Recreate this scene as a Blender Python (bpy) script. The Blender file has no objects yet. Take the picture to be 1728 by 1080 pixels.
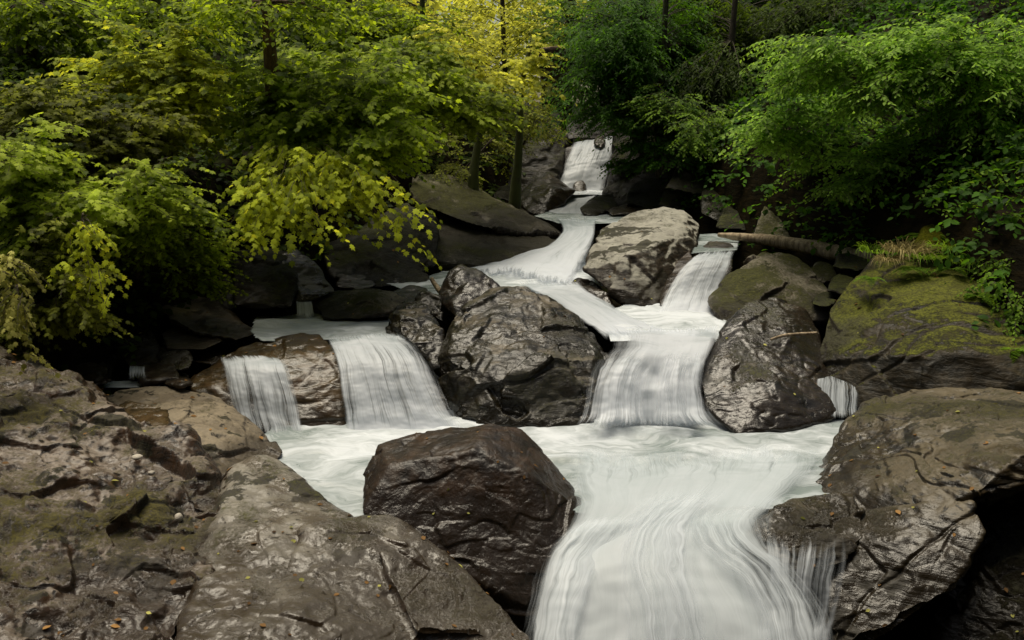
import bpy, bmesh, math, random
import numpy as np
from mathutils import Vector

random.seed(7)
RS = np.random.RandomState
C = bpy.context.scene.collection
scene = bpy.context.scene

# ------------------------------------------------------------------ camera
LENS, PITCH = 32.0, math.radians(12.0)
FPX = 1728 * LENS / 36.0
cam = bpy.data.cameras.new("camera")
cam.lens = LENS; cam.sensor_width = 36.0; cam.clip_start = 0.05; cam.clip_end = 2000
camo = bpy.data.objects.new("camera", cam); C.objects.link(camo)
camo.rotation_euler = (math.pi / 2 - PITCH, 0, 0)
scene.camera = camo
CP, SP = math.cos(PITCH), math.sin(PITCH)

def at(x, y, d):
    """photo pixel -> world point: d > 0 is the distance Y up the valley, d < 0 is a height z"""
    u = (x - 864) / FPX; v = -(y - 540) / FPX
    ry = CP + SP * v; rz = -SP + CP * v
    if d > 0 and y > 470:
        g = ry / -rz * (y - 214) / FPX; b = min((y - 470) / 110, 1); d *= 1 + (g - 1) * b
    k = d / ry if d > 0 else d / rz
    return np.array((u * k, ry * k, rz * k))

# ------------------------------------------------------------------ numpy noise
_pr = RS(3).permutation(256); _pr = np.concatenate([_pr, _pr, _pr])
_g = RS(5).normal(size=(256, 3)); _g /= np.linalg.norm(_g, axis=1)[:, None]
def pnoise(P):
    P = np.asarray(P, float)
    i = np.floor(P).astype(int); f = P - i; i &= 255
    w = f * f * f * (f * (f * 6 - 15) + 10)
    out = np.zeros(len(P))
    for a in (0, 1):
        for b in (0, 1):
            for c in (0, 1):
                h = _pr[_pr[_pr[i[:, 0] + a] + i[:, 1] + b] + i[:, 2] + c]
                g = _g[h]
                d = (g * (f - np.array((a, b, c)))).sum(1)
                ww = (w[:, 0] if a else 1 - w[:, 0]) * (w[:, 1] if b else 1 - w[:, 1]) * (w[:, 2] if c else 1 - w[:, 2])
                out += ww * d
    return out * 1.5
def fbm(P, octv=4, gain=.5, ridged=False):
    P = np.asarray(P, float); s = np.zeros(len(P)); a = 1.0
    for k in range(octv):
        n = pnoise(P + 17.3 * k)
        if ridged: n = 1 - 2 * np.abs(n)
        s += a * n; a *= gain; P = P * 2.03
    return s
def sstep(a, b, x):
    t = np.clip((x - a) / (b - a), 0, 1); return t * t * (3 - 2 * t)

def facets(P, cell, seed):
    """broken-stone field: every cell of a jittered lattice is its own tilted plane"""
    Q = P / cell; b = np.floor(Q).astype(int); rs = RS(seed)
    jt = rs.uniform(0, 1, (256, 3)); tl = rs.normal(0, 1, (256, 3)); of = rs.uniform(-1, 1, 256)
    best = np.full(len(P), 9e9); d = np.zeros(len(P))
    for i in (-1, 0, 1):
        for j in (-1, 0, 1):
            for k in (-1, 0, 1):
                c = b + np.array((i, j, k)); ci = c & 255
                h = _pr[_pr[_pr[ci[:, 0]] + ci[:, 1]] + ci[:, 2]]
                r = Q - (c + jt[h]); dist = (r * r).sum(1); m = dist < best
                best[m] = dist[m]; d[m] = ((r * tl[h]).sum(1) * .6 + of[h] * .45)[m]
    return d

# ------------------------------------------------------------------ objects
def tag(o, label=None, cat=None, group=None, kind=None):
    if label: o['label'] = label
    if cat: o['category'] = cat
    if group: o['group'] = group
    if kind: o['kind'] = kind
    return o
def empty(name, loc):
    o = bpy.data.objects.new(name, None); C.objects.link(o); o.location = loc
    o.empty_display_size = .2
    return o
def mesh_obj(name, V, faces, mat, parent=None, origin=None, smooth=True, attrs=None, uv=None):
    """V (n,3) world coordinates; faces: list of lists or (m,k) int array"""
    V = np.asarray(V, float)
    if parent is not None: origin = np.array(parent.location)
    if origin is None: origin = np.array((V[:, 0].mean(), V[:, 1].mean(), V[:, 2].min()))
    me = bpy.data.meshes.new(name)
    fa = np.asarray(faces) if not isinstance(faces, list) else None
    n = len(V)
    me.vertices.add(n); me.vertices.foreach_set('co', (V - origin).astype(np.float32).ravel())
    if fa is not None:
        m, k = fa.shape
        me.loops.add(m * k); me.loops.foreach_set('vertex_index', fa.astype(np.int32).ravel())
        me.polygons.add(m); me.polygons.foreach_set('loop_start', np.arange(0, m * k, k, dtype=np.int32))
    else:
        tot = np.array([len(f) for f in faces], dtype=np.int32)
        flat = np.array([i for f in faces for i in f], dtype=np.int32)
        me.loops.add(len(flat)); me.loops.foreach_set('vertex_index', flat)
        me.polygons.add(len(tot)); me.polygons.foreach_set('loop_start', np.concatenate([[0], np.cumsum(tot)[:-1]]).astype(np.int32))
    me.update(calc_edges=True)
    if smooth: me.polygons.foreach_set('use_smooth', np.ones(len(me.polygons), dtype=bool))
    for k_, a in (attrs or {}).items():
        at_ = me.attributes.new(k_, 'FLOAT', 'POINT'); at_.data.foreach_set('value', np.asarray(a, np.float32))
    if uv is not None:
        l = me.uv_layers.new(name='flow'); vi = np.empty(len(me.loops), np.int32); me.loops.foreach_get('vertex_index', vi)
        l.data.foreach_set('uv', np.asarray(uv, np.float32)[vi].ravel())
    me.validate()
    me.materials.append(mat)
    o = bpy.data.objects.new(name, me); C.objects.link(o)
    if parent is not None: o.parent = parent
    else: o.location = origin
    return o

# ------------------------------------------------------------------ node helper
class NT:
    def __init__(s, name):
        s.m = bpy.data.materials.new(name); s.m.use_nodes = True
        s.t = s.m.node_tree; s.t.nodes.clear()
        s.out = s.t.nodes.new('ShaderNodeOutputMaterial')
    def n(s, typ, **kw):
        nd = s.t.nodes.new(typ)
        for k, v in kw.items():
            if k.startswith('_'): setattr(nd, k[1:], v)
        for k, v in kw.items():
            if not k.startswith('_'): s.set(nd, k, v)
        return nd
    def set(s, nd, k, v):
        key = int(k[1:]) if k[0] == 'i' and k[1:].isdigit() else k.replace('__', ' ')
        inp = nd.inputs[key]
        if isinstance(v, bpy.types.NodeSocket): s.t.links.new(v, inp)
        elif isinstance(v, bpy.types.Node): s.t.links.new(v.outputs[0], inp)
        else:
            if isinstance(v, tuple) and len(v) == 3 and inp.type == 'RGBA': v = v + (1,)
            inp.default_value = v
    def math(s, op, a, b=0.0, c=0.0, clamp=False):
        nd = s.n('ShaderNodeMath', _operation=op, _use_clamp=clamp)
        for i, v in enumerate((a, b, c)): s.set(nd, 'i%d' % i, v)
        return nd.outputs[0]
    def ss(s, x, a, b, o0=0.0, o1=1.0):
        nd = s.n('ShaderNodeMapRange', _interpolation_type='SMOOTHSTEP', _clamp=True)
        for k, v in zip(('Value', 'From Min', 'From Max', 'To Min', 'To Max'), (x, a, b, o0, o1)):
            i = nd.inputs[k]
            if isinstance(v, bpy.types.NodeSocket): s.t.links.new(v, i)
            else: i.default_value = v
        return nd.outputs[0]
    def mix(s, f, a, b, blend='MIX'):
        nd = s.n('ShaderNodeMix', _data_type='RGBA', _blend_type=blend)
        s.set(nd, 'i0', f); s.set(nd, 'i6', a); s.set(nd, 'i7', b)
        return nd.outputs[2]
    def noise(s, vec, scale, detail=4, rough=.55, dist=0.0):
        nd = s.n('ShaderNodeTexNoise', Scale=scale, Detail=detail, Roughness=rough, Distortion=dist)
        s.t.links.new(vec, nd.inputs['Vector']); return nd.outputs['Fac']
    def mapping(s, vec, scale=(1, 1, 1), rot=(0, 0, 0), loc=(0, 0, 0)):
        nd = s.n('ShaderNodeMapping', Scale=scale, Rotation=rot, Location=loc)
        s.t.links.new(vec, nd.inputs['Vector']); return nd.outputs[0]
    def attr(s, name): return s.n('ShaderNodeAttribute', _attribute_name=name).outputs['Fac']
    def surf(s, sh): s.t.links.new(sh if isinstance(sh, bpy.types.NodeSocket) else sh.outputs[0], s.out.inputs['Surface'])

# ------------------------------------------------------------------ materials
def rock_mat(name, pale=0.0, moss=0.0, wet=.5, palecol=(.23, .205, .17), dark=(.032, .024, .016), mid=(.085, .066, .046),
             strata=(6, 6, 30), srot=(.3, .2, 0), rust=0.0, spots=.5, mosscol=(.07, .072, .009), off=0.0, scl=1.0, mossup=.22):
    t = NT(name)
    geo = t.n('ShaderNodeNewGeometry'); pos = t.mapping(geo.outputs['Position'], (scl,) * 3, (0, 0, 0), (off, off * .7, 0))
    up = t.n('ShaderNodeSeparateXYZ', i0=geo.outputs['Normal']).outputs['Z']
    n1 = t.noise(pos, 1.5, 6, .6, .4); n2 = t.noise(pos, 7, 6, .65); n3 = t.noise(pos, 40, 4, .7)
    n4 = t.noise(t.mapping(pos, (1, 1, 1), loc=(9, 3, 5)), 2.4, 7, .68, .3)
    n5 = t.noise(t.mapping(pos, strata, srot), .7, 6, .6, .6)
    n6 = t.noise(t.mapping(pos, (1, 1, 1.6), loc=(2, 8, 1)), 11, 5, .6, .8)
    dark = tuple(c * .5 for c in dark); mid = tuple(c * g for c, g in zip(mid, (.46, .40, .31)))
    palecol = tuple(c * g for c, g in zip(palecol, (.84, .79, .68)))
    n7 = t.noise(t.mapping(pos, (1, 1, 1.3), loc=(4, 1, 7)), 1.0, 10, .66, .5)      # wet stains
    base = t.mix(t.ss(n2, .35, .68), dark, mid)
    base = t.mix(t.ss(n5, .5, .7, 0, .5), base, tuple(c * 1.5 for c in mid))
    base = t.mix(t.ss(n5, .47, .36, 0, .7), base, tuple(c * .45 for c in dark))
    if rust > 0: base = t.mix(t.math('MULTIPLY', t.ss(n4, .5, .66), rust), base, (.10, .045, .014))
    # pale dry stone; light on upward faces is painted into this colour too
    k = t.math('ADD', up, t.math('MULTIPLY', t.math('SUBTRACT', n1, .5), 1.1))
    k = t.math('ADD', k, t.math('MULTIPLY', t.math('SUBTRACT', n2, .5), .7))
    pf = t.ss(k, .95 - pale, 1.15 - pale)
    pc = t.mix(t.ss(n2, .3, .7), tuple(c * .74 for c in palecol), tuple(c * 1.05 for c in palecol))
    pc = t.mix(t.ss(n3, .45, .62, 0, .35), pc, tuple(c * .55 for c in palecol))
    pc = t.mix(t.ss(n5, .5, .62, 0, .5), pc, tuple(c * .55 for c in palecol))
    stain = t.ss(t.math('ADD', n7, t.math('MULTIPLY', t.math('SUBTRACT', n2, .5), .25)), .53 - .04 * wet, .60 - .04 * wet)
    pc = t.mix(t.math('MULTIPLY', stain, .35 + .4 * wet), pc, tuple(.6 * m_ + .12 * c for m_, c in zip(mid, palecol)))
    col = t.mix(pf, base, pc)
    # dark pits and blotches of algae
    sp = t.math('MULTIPLY', t.ss(n6, .60, .66), spots)
    col = t.mix(sp, col, tuple(c * .6 for c in dark))
    n9 = t.noise(t.mapping(pos, (1, 1, 1.3), srot, (31, 2, 9)), 2.3, 9, .62, .25)
    n9b = t.noise(t.mapping(pos, (1, 1, 1), (0, 0, 0), (13, 22, 5)), .9, 2, .5)
    bl = t.math('MULTIPLY', t.ss(t.math('ADD', n9, t.math('MULTIPLY', t.math('SUBTRACT', n9b, .5), .5)), .585, .615), min(1., max(0., .55 + pale * 2)))
    col = t.mix(t.math('MULTIPLY', bl, .9), col, t.mix(t.ss(n3, .4, .6), (.008, .007, .004), (.028, .026, .008)))
    # moss
    n8 = t.noise(t.mapping(pos, (1, 1, 1), loc=(19, 3, 5)), 1.1, 12, .72, .2)
    km = t.math('ADD', t.math('MULTIPLY', up, mossup), t.math('ADD', n8, t.math('MULTIPLY', t.math('SUBTRACT', n3, .5), .3)))
    mf = t.ss(km, .90 - moss, 1.06 - moss)
    mc = t.mix(t.ss(n3, .35, .65), tuple(c * .3 for c in mosscol), mosscol)
    mc = t.mix(t.ss(n2, .4, .7, 0, .7), mc, (mosscol[0] * .35, mosscol[1] * .32, mosscol[2] * .5))
    col = t.mix(mf, col, mc)
    wl = t.attr('wet_line'); col = t.mix(t.math('MULTIPLY', wl, .8), col, t.mix(.5, (.012, .010, .007), tuple(c * .6 for c in mid)))
    rough = t.math('ADD', .58 - .42 * wet, t.math('MULTIPLY', n2, .16))
    rough = t.math('ADD', rough, t.math('MULTIPLY', pf, t.math('SUBTRACT', .16, t.math('MULTIPLY', stain, .25 * wet))))
    rough = t.math('MAXIMUM', rough, t.math('MULTIPLY', t.math('MAXIMUM', mf, bl), .85))
    rough = t.math('SUBTRACT', rough, t.math('MULTIPLY', wl, .25))
    rough = t.math('MAXIMUM', rough, .2)
    hgt = t.math('ADD', t.math('MULTIPLY', n2, .6), t.math('ADD', t.math('MULTIPLY', n3, .22), t.math('MULTIPLY', n5, .7)))
    hgt = t.math('SUBTRACT', hgt, t.math('MULTIPLY', sp, .25))
    hgt = t.math('ADD', hgt, t.math('MULTIPLY', mf, t.math('ADD', .3, t.math('MULTIPLY', n3, .9))))
    b = t.n('ShaderNodeBump', Strength=.8 - .4 * wet, Distance=.035, Height=hgt)
    p = t.n('ShaderNodeBsdfPrincipled', Base__Color=col, Roughness=rough, Normal=b)
    p.inputs['Specular IOR Level'].default_value = .04 if wet == 0 else .25 + .22 * wet
    t.surf(p); return t.m

def leaf_mat(name, dark, light, trans, tf=.42, spec=.12, rough=.6):
    t = NT(name)
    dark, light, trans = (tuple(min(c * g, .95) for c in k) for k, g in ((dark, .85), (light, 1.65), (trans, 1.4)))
    v = t.attr('shade')
    geo = t.n('ShaderNodeNewGeometry')
    n1 = t.noise(geo.outputs['Position'], 1.1, 3, .6)
    f = t.math('ADD', v, t.math('MULTIPLY', t.math('SUBTRACT', n1, .5), 1.3), clamp=True)
    col = t.mix(f, dark, light)
    tc = t.mix(f, tuple(c * .45 for c in trans), trans)
    p = t.n('ShaderNodeBsdfPrincipled', Base__Color=col, Roughness=rough)
    p.inputs['Specular IOR Level'].default_value = spec
    tr = t.n('ShaderNodeBsdfTranslucent', Color=tc)
    m = t.n('ShaderNodeMixShader', i0=tf, i1=p.outputs[0], i2=tr.outputs[0])
    t.surf(m); return t.m

def bark_mat(name, a, b, moss=0.0):
    t = NT(name)
    tc = t.n('ShaderNodeNewGeometry').outputs['Position']
    n = t.noise(t.mapping(tc, (9, 9, 2)), 3, 6, .65, .5); n2 = t.noise(tc, 2.5, 5, .6)
    col = t.mix(t.ss(n, .35, .65), a, b)
    if moss: col = t.mix(t.ss(n2, .62 - moss, .75 - moss), col, (.05, .06, .01))
    bp = t.n('ShaderNodeBump', Strength=.8, Distance=.03, Height=n)
    t.surf(t.n('ShaderNodeBsdfPrincipled', Base__Color=col, Roughness=.85, Normal=bp)); return t.m

def churn(t):
    """swirling foam pattern over level water, the same on pools and on the feet and heads of falls"""
    pos = t.n('ShaderNodeNewGeometry').outputs['Position']
    w = t.n('ShaderNodeTexNoise', Scale=1.5, Detail=3); t.t.links.new(pos, w.inputs['Vector'])
    wv = t.n('ShaderNodeVectorMath', _operation='MULTIPLY_ADD', i0=w.outputs['Color'], i1=(.95, .85, 0), i2=pos).outputs[0]
    n1 = t.noise(t.mapping(wv, (1.5, 4.2, 1), (0, 0, .25)), 1, 7, .62, 1.2)
    n2 = t.noise(t.mapping(wv, (6, 20, 2), (0, 0, -.25)), 1, 4, .6, .6)
    n3 = t.noise(wv, 1.3, 3, .5, .3)
    st = t.math('ADD', t.math('MULTIPLY', n1, .5), t.math('ADD', t.math('MULTIPLY', n2, .22), t.math('MULTIPLY', n3, .4)))
    return st, n1, n2

def fall_mat(name, su=13, sv=.9, con=1.5, off=.13, wob=.14, ag=3.6, dark=(.28, .34, .36), white=(.76, .80, .86)):
    t = NT(name)
    uv = t.n('ShaderNodeUVMap', _uv_map='flow').outputs[0]
    foam = t.attr('foam'); dens = t.attr('veil'); edge = t.attr('edge')
    w = t.n('ShaderNodeTexNoise', Scale=1.0, Detail=3, Roughness=.55); t.t.links.new(t.mapping(uv, (3.2, 1.5, 1)), w.inputs['Vector'])
    uv = t.n('ShaderNodeVectorMath', _operation='MULTIPLY_ADD', i0=w.outputs['Color'], i1=(wob, .25, 0), i2=uv).outputs[0]
    n1 = t.noise(t.mapping(uv, (su, sv, 1)), 1, 3, .5, .35)
    n2 = t.noise(t.mapping(uv, (su * 4.2, sv * 1.3, 1), loc=(3, 7, 0)), 1, 3, .6, .1)
    n3 = t.noise(t.mapping(uv, (su * .2, sv * 1.2, 1), loc=(1, 2, 0)), 1, 4, .6, .7)
    st = t.math('ADD', t.math('MULTIPLY', n1, .42), t.math('ADD', t.math('MULTIPLY', n2, .33), t.math('MULTIPLY', n3, .35)))   # mean ~ .55
    c = t.math('ADD', t.math('ADD', foam, off), t.math('MULTIPLY', t.math('SUBTRACT', st, .55), con), clamp=True)
    turb = t.attr('turb'); stp, _a, _b = churn(t)
    cp = t.math('ADD', foam, t.math('MULTIPLY', t.math('SUBTRACT', stp, .565), 4.4), clamp=True)
    cm = t.n('ShaderNodeMix', _data_type='FLOAT'); t.set(cm, 'i0', turb); t.set(cm, 'i2', c); t.set(cm, 'i3', cp); c = cm.outputs[0]
    col = t.mix(c, dark, white)
    a = t.math('ADD', dens, t.math('MULTIPLY', t.math('SUBTRACT', st, .55), ag))
    a = t.ss(a, .05, .9)
    e = t.math('ADD', edge, t.math('MULTIPLY', t.math('SUBTRACT', st, .55), .9))
    a = t.math('MULTIPLY', a, t.ss(e, .0, .5))
    hb = t.math('ADD', t.math('MULTIPLY', n1, .7), t.math('MULTIPLY', n2, .25))
    b = t.n('ShaderNodeBump', Strength=.08, Distance=.03, Height=hb)
    p = t.n('ShaderNodeBsdfPrincipled', Base__Color=col, Roughness=.42, Normal=b)
    p.inputs['Specular IOR Level'].default_value = .25
    trl = t.n('ShaderNodeBsdfTranslucent', Color=col)
    p2 = t.n('ShaderNodeMixShader', i0=.3, i1=p.outputs[0], i2=trl.outputs[0])
    tr = t.n('ShaderNodeBsdfTransparent')
    t.surf(t.n('ShaderNodeMixShader', i0=a, i1=tr.outputs[0], i2=p2.outputs[0])); return t.m

def pool_mat(name, dark=(.21, .25, .245), white=(.62, .66, .70)):
    t = NT(name)
    foam = t.attr('foam')
    st, n1, n2 = churn(t)
    c = t.math('ADD', foam, t.math('MULTIPLY', t.math('SUBTRACT', st, .565), 4.6), clamp=True)
    col = t.mix(c, dark, white)
    b = t.n('ShaderNodeBump', Strength=.4, Distance=.04, Height=t.math('ADD', n1, t.math('MULTIPLY', n2, .3)))
    rg = t.math('ADD', .22, t.math('MULTIPLY', c, .35))
    p = t.n('ShaderNodeBsdfPrincipled', Base__Color=col, Roughness=rg, Normal=b)
    p.inputs['Specular IOR Level'].default_value = .35
    t.surf(p); return t.m

M = {}
M['wet'] = rock_mat('wet_dark_stone', pale=-.12, moss=.14, wet=.75, spots=.5)
M['brown'] = rock_mat('brown_stone', pale=-.55, moss=.10, wet=.7, dark=(.026, .017, .011), mid=(.075, .052, .037), rust=.25, strata=(14, 14, 2.5), srot=(.1, .35, 0), off=3)
M['center'] = rock_mat('rumpled_dark_stone', pale=.08, moss=.20, wet=.8, palecol=(.20, .175, .14), dark=(.015, .012, .006), mid=(.04, .034, .017), spots=.8, off=8)
M['pale'] = rock_mat('pale_stone', pale=.38, moss=.14, wet=.25, palecol=(.42, .43, .42), spots=.7, off=5)
M['slab'] = rock_mat('mossy_slab_stone', pale=.5, moss=.27, mossup=.30, wet=.35, palecol=(.32, .30, .25), strata=(3, 3, 26), srot=(.1, -.4, 0), off=12)
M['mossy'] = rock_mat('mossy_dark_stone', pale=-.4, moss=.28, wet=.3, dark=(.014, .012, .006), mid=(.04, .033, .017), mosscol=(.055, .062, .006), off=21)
M['front'] = rock_mat('smooth_foreground_stone', pale=.34, moss=.18, wet=.85, palecol=(.31, .30, .285), dark=(.05, .036, .022), mid=(.15, .108, .068), rust=.45, strata=(4, 4, 16), srot=(.5, .6, .2), spots=.9, off=31)
M['bank'] = rock_mat('rough_bank_stone', pale=.26, moss=.24, wet=.9, palecol=(.25, .215, .195), dark=(.035, .025, .017), mid=(.125, .088, .066), rust=.4, spots=1., mosscol=(.085, .072, .008), off=44, scl=1.5)
M['leftpale'] = rock_mat('tan_stone', pale=.42, moss=.14, wet=.4, palecol=(.30, .26, .205), dark=(.035, .026, .017), mid=(.13, .098, .065), rust=.35, spots=.9, off=52)
M['rightslab'] = rock_mat('layered_olive_stone', pale=.24, moss=.20, wet=.8, palecol=(.135, .115, .078), dark=(.022, .018, .009), mid=(.085, .066, .035), strata=(3, 3, 40), srot=(.15, .22, 0), mosscol=(.06, .055, .008), spots=.9, off=63)
M['film'] = rock_mat('golden_wet_stone', pale=-.2, moss=.1, wet=.95, dark=(.05, .036, .018), mid=(.15, .11, .058), rust=.3, spots=.3, off=71)
M['tank'] = rock_mat('grey_wet_stone', pale=-.02, moss=.16, wet=1., palecol=(.19, .17, .15), dark=(.022, .018, .014), mid=(.07, .058, .048), strata=(5, 14, 14), srot=(0, .6, .3), spots=.9, off=83)
M['wall'] = rock_mat('brown_masonry', pale=.5, moss=.1, wet=.1, palecol=(.24, .17, .12), dark=(.06, .04, .03), mid=(.2, .13, .09))
M['huge'] = rock_mat('mossy_topped_stone', pale=-.4, moss=-.11, wet=.3, dark=(.022, .019, .010), mid=(.075, .062, .032), mosscol=(.135, .145, .010), off=27, mossup=.75)
M['soil'] = rock_mat('forest_soil', pale=-.9, moss=.22, wet=.0, dark=(.012, .010, .005), mid=(.035, .028, .014), mosscol=(.03, .04, .006), spots=.4, off=95)
M['pebble'] = rock_mat('white_pebble', pale=1.5, moss=-1, wet=.3, palecol=(.62, .60, .58), spots=.1)
M['yellowmoss'] = rock_mat('bright_moss', pale=-3, moss=1.2, wet=0, mosscol=(.12, .125, .008), off=7, scl=2)
M['fall'] = fall_mat('falling_water')
M['fallthin'] = fall_mat('thin_falling_water', su=16, sv=.6)
M['front_fall'] = fall_mat('broad_falling_water', su=12, sv=.5, con=1.15, off=.10, wob=.24, ag=2.6, dark=(.38, .46, .47), white=(.73, .78, .83))
M['pool'] = pool_mat('foaming_pool_water')
M['bark'] = bark_mat('dark_bark', (.018, .013, .008), (.06, .045, .028), .1)
M['redbark'] = bark_mat('reddish_bark', (.05, .028, .018), (.17, .10, .07))
M['mossbark'] = bark_mat('mossy_bark', (.02, .018, .008), (.06, .05, .02), .3)
M['log'] = bark_mat('bare_log_wood', (.20, .145, .085), (.48, .38, .25))
M['twig'] = bark_mat('twig_bark', (.03, .022, .012), (.09, .07, .045))
M['metal'] = bark_mat('dark_rail_paint', (.012, .011, .009), (.025, .022, .018))
M['L_light'] = leaf_mat('yellow_green_leaf', (.05, .09, .004), (.40, .47, .03), (.68, .78, .04), .5)
M['L_mid'] = leaf_mat('mid_green_leaf', (.022, .045, .003), (.23, .30, .018), (.48, .62, .02), .5)
M['L_olive'] = leaf_mat('olive_leaf', (.04, .052, .006), (.17, .19, .025), (.34, .38, .03), .45)
M['L_grey'] = leaf_mat('soft_green_leaf', (.028, .05, .004), (.30, .37, .035), (.5, .62, .04), .48)
M['L_pale'] = leaf_mat('pale_yellow_leaf', (.10, .11, .015), (.50, .48, .14), (.65, .62, .12), .45)
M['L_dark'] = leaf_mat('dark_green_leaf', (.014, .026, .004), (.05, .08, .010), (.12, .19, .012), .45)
M['L_con'] = leaf_mat('conifer_needle', (.012, .036, .004), (.05, .12, .010), (.13, .30, .012), .45)
M['L_fresh'] = leaf_mat('fresh_green_leaf', (.03, .075, .007), (.24, .38, .06), (.42, .68, .06), .48)
M['L_sun'] = leaf_mat('sunlit_yellow_leaf', (.07, .12, .005), (.66, .68, .07), (.88, .95, .07), .6)  # backlit glow of the gap is painted into this leaf colour
M['L_fern'] = leaf_mat('fern_leaf', (.03, .07, .006), (.13, .22, .02), (.3, .48, .03), .45)
M['L_dry'] = leaf_mat('dry_grass_blade', (.10, .08, .03), (.30, .25, .11), (.3, .25, .1), .3)

# ------------------------------------------------------------------ rocks
def hull_bm(points):
    bm = bmesh.new()
    for p in points: bm.verts.new(p)
    r = bmesh.ops.convex_hull(bm, input=bm.verts)
    junk = [e for e in r['geom_interior'] if isinstance(e, bmesh.types.BMVert)]
    bmesh.ops.delete(bm, geom=list({v for v in junk if v.is_valid}), context='VERTS')
    loose = [v for v in bm.verts if not v.link_faces]
    bmesh.ops.delete(bm, geom=loose, context='VERTS')
    bmesh.ops.recalc_face_normals(bm, faces=bm.faces)
    return bm
def remesh(bms, vox):
    me = bpy.data.meshes.new('tmp')
    big = bmesh.new()
    for b in bms:
        tmp = bpy.data.meshes.new('t'); b.to_mesh(tmp); big.from_mesh(tmp); b.free(); bpy.data.meshes.remove(tmp)
    big.to_mesh(me); big.free()
    o = bpy.data.objects.new('tmp', me); C.objects.link(o)
    md = o.modifiers.new('r', 'REMESH'); md.mode = 'VOXEL'; md.voxel_size = vox; md.adaptivity = 0
    dg = bpy.context.evaluated_depsgraph_get(); dg.update()
    ev = o.evaluated_get(dg).to_mesh()
    n = len(ev.vertices); V = np.empty(n * 3, np.float32); ev.vertices.foreach_get('co', V); V = V.reshape(-1, 3).astype(float)
    ne = len(ev.edges); E = np.empty(ne * 2, np.int32); ev.edges.foreach_get('vertices', E); E = E.reshape(-1, 2)
    nl = len(ev.loops); L = np.empty(nl, np.int32); ev.loops.foreach_get('vertex_index', L)
    npg = len(ev.polygons); S = np.empty(npg, np.int32); ev.polygons.foreach_get('loop_start', S)
    T = np.empty(npg, np.int32); ev.polygons.foreach_get('loop_total', T)
    if (T == 4).all(): F = L.reshape(-1, 4)
    else: F = [list(L[s:s + k]) for s, k in zip(S, T)]
    o.evaluated_get(dg).to_mesh_clear()
    bpy.data.objects.remove(o); bpy.data.meshes.remove(me)
    return V, E, F
def smooth(V, E, it):
    n = len(V); deg = np.bincount(E.ravel(), minlength=n).astype(float)[:, None]; deg[deg == 0] = 1
    for _ in range(it):
        s = np.zeros_like(V)
        for k in range(3):
            s[:, k] = np.bincount(E[:, 0], V[E[:, 1], k], n) + np.bincount(E[:, 1], V[E[:, 0], k], n)
        V = V + .6 * (s / deg - V)
    return V
def normals(V, F):
    F = np.asarray(F); a = np.cross(V[F[:, 2]] - V[F[:, 0]], V[F[:, 3 if F.shape[1] > 3 else 2]] - V[F[:, 1]])
    N = np.zeros_like(V)
    for k in range(F.shape[1]):
        for c in range(3): N[:, c] += np.bincount(F[:, k], a[:, c], len(V))
    return N / np.maximum(np.linalg.norm(N, axis=1)[:, None], 1e-9)
_rc = [0]; _sur = []
def rock(label, hulls, mat, thick=.6, res=2.6, sm=10, amp=.05, terr=0.0, tdir=(.25, -.2, 1), tsize=.16, rough=.35, cat='boulder', name='boulder', group=None, fine=1.0, crack=.25, f2=.21):
    """hulls: lists of (photo x, photo y, Y or -z); each list is closed behind by 'thick' metres; the union is one stone"""
    _rc[0] += 1; sd = _rc[0] * 7.77
    bms = []; Ys = []
    for h in hulls:
        th = thick
        if not isinstance(h[0], tuple): th = h[0]; h = h[1:]
        P = [at(*p) for p in h]
        cx = sum(p[0] for p in h) / len(h); cy = sum(p[1] for p in h) / len(h)
        for p, q in zip(h, P):
            Yb = q[1] + th
            P.append(at(cx + (p[0] - cx) * .82, cy + (p[1] - cy) * .82, Yb))
        Ys += [q[1] for q in P[:len(h)]]
        bms.append(hull_bm(P))
    Y = float(np.mean(Ys)); vox = max(res * Y / FPX, .006)
    V, E, F = remesh(bms, vox)
    V = smooth(V, E, sm)
    ext = V.max(0) - V.min(0); L = float(np.sort(ext)[1])
    N = normals(V, F)
    f0 = 1.6 / L
    q = V + sd
    a = amp * L
    d = a * fbm(q * f0 * 1.0, 2)
    # broken facets: ridged noise of a warped field
    warp = np.stack([fbm(q * f0 * 1.5 + k * 31, 2) for k in range(3)], 1) * .25 * L
    wq = q + .5 * warp
    d += a * 1.0 * rough * facets(wq * np.array((1, 1, 1.5)), L / 3.2, _rc[0]) + a * f2 * rough * facets(wq * np.array((1, 1, 1.8)), L / 8.5, _rc[0] + 50)
    d += a * .2 * fine * fbm(q * f0 * 7, 4, .5)
    # cracks
    cr = np.abs(pnoise((q + warp * 1.2) * f0 * 1.7 + 5)); d -= a * crack * np.exp(-(cr / .018) ** 2) * .7
    if terr:
        td = np.array(tdir, float); td /= np.linalg.norm(td)
        h = (V @ td) / tsize + 1.1 * pnoise(q * f0 * 1.3) + .25 * pnoise(q * f0 * 6)
        fr = h - np.floor(h)
        lay = np.sin(np.floor(h) * 12.9898 + 4.1) * .5
        side = 1 - np.abs(N @ td)
        prof = np.clip(np.minimum(fr / .16, (1 - fr) / .16), 0, 1)
        d += terr * tsize * side * ((prof - 1) * .9 + lay * .7)
    V = V + N * d[:, None]; _sur.append((V, N))
    V = smooth(V, E, 2)
    zw = np.interp(V[:, 1], [8.1, 8.5, 10.2, 10.8, 12.8, 13.4, 15.5, 16.5], [-2.6, -2.05, -2.05, -1.9, -1.9, -1.45, -1.45, -1.22])
    wl = sstep(.26, .04, V[:, 2] - zw + .10 * fbm(V * 5, 3))
    o = mesh_obj(name, V, F, mat, attrs=dict(wet_line=wl))
    tag(o, label, cat, group)
    return o

R = rock
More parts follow.
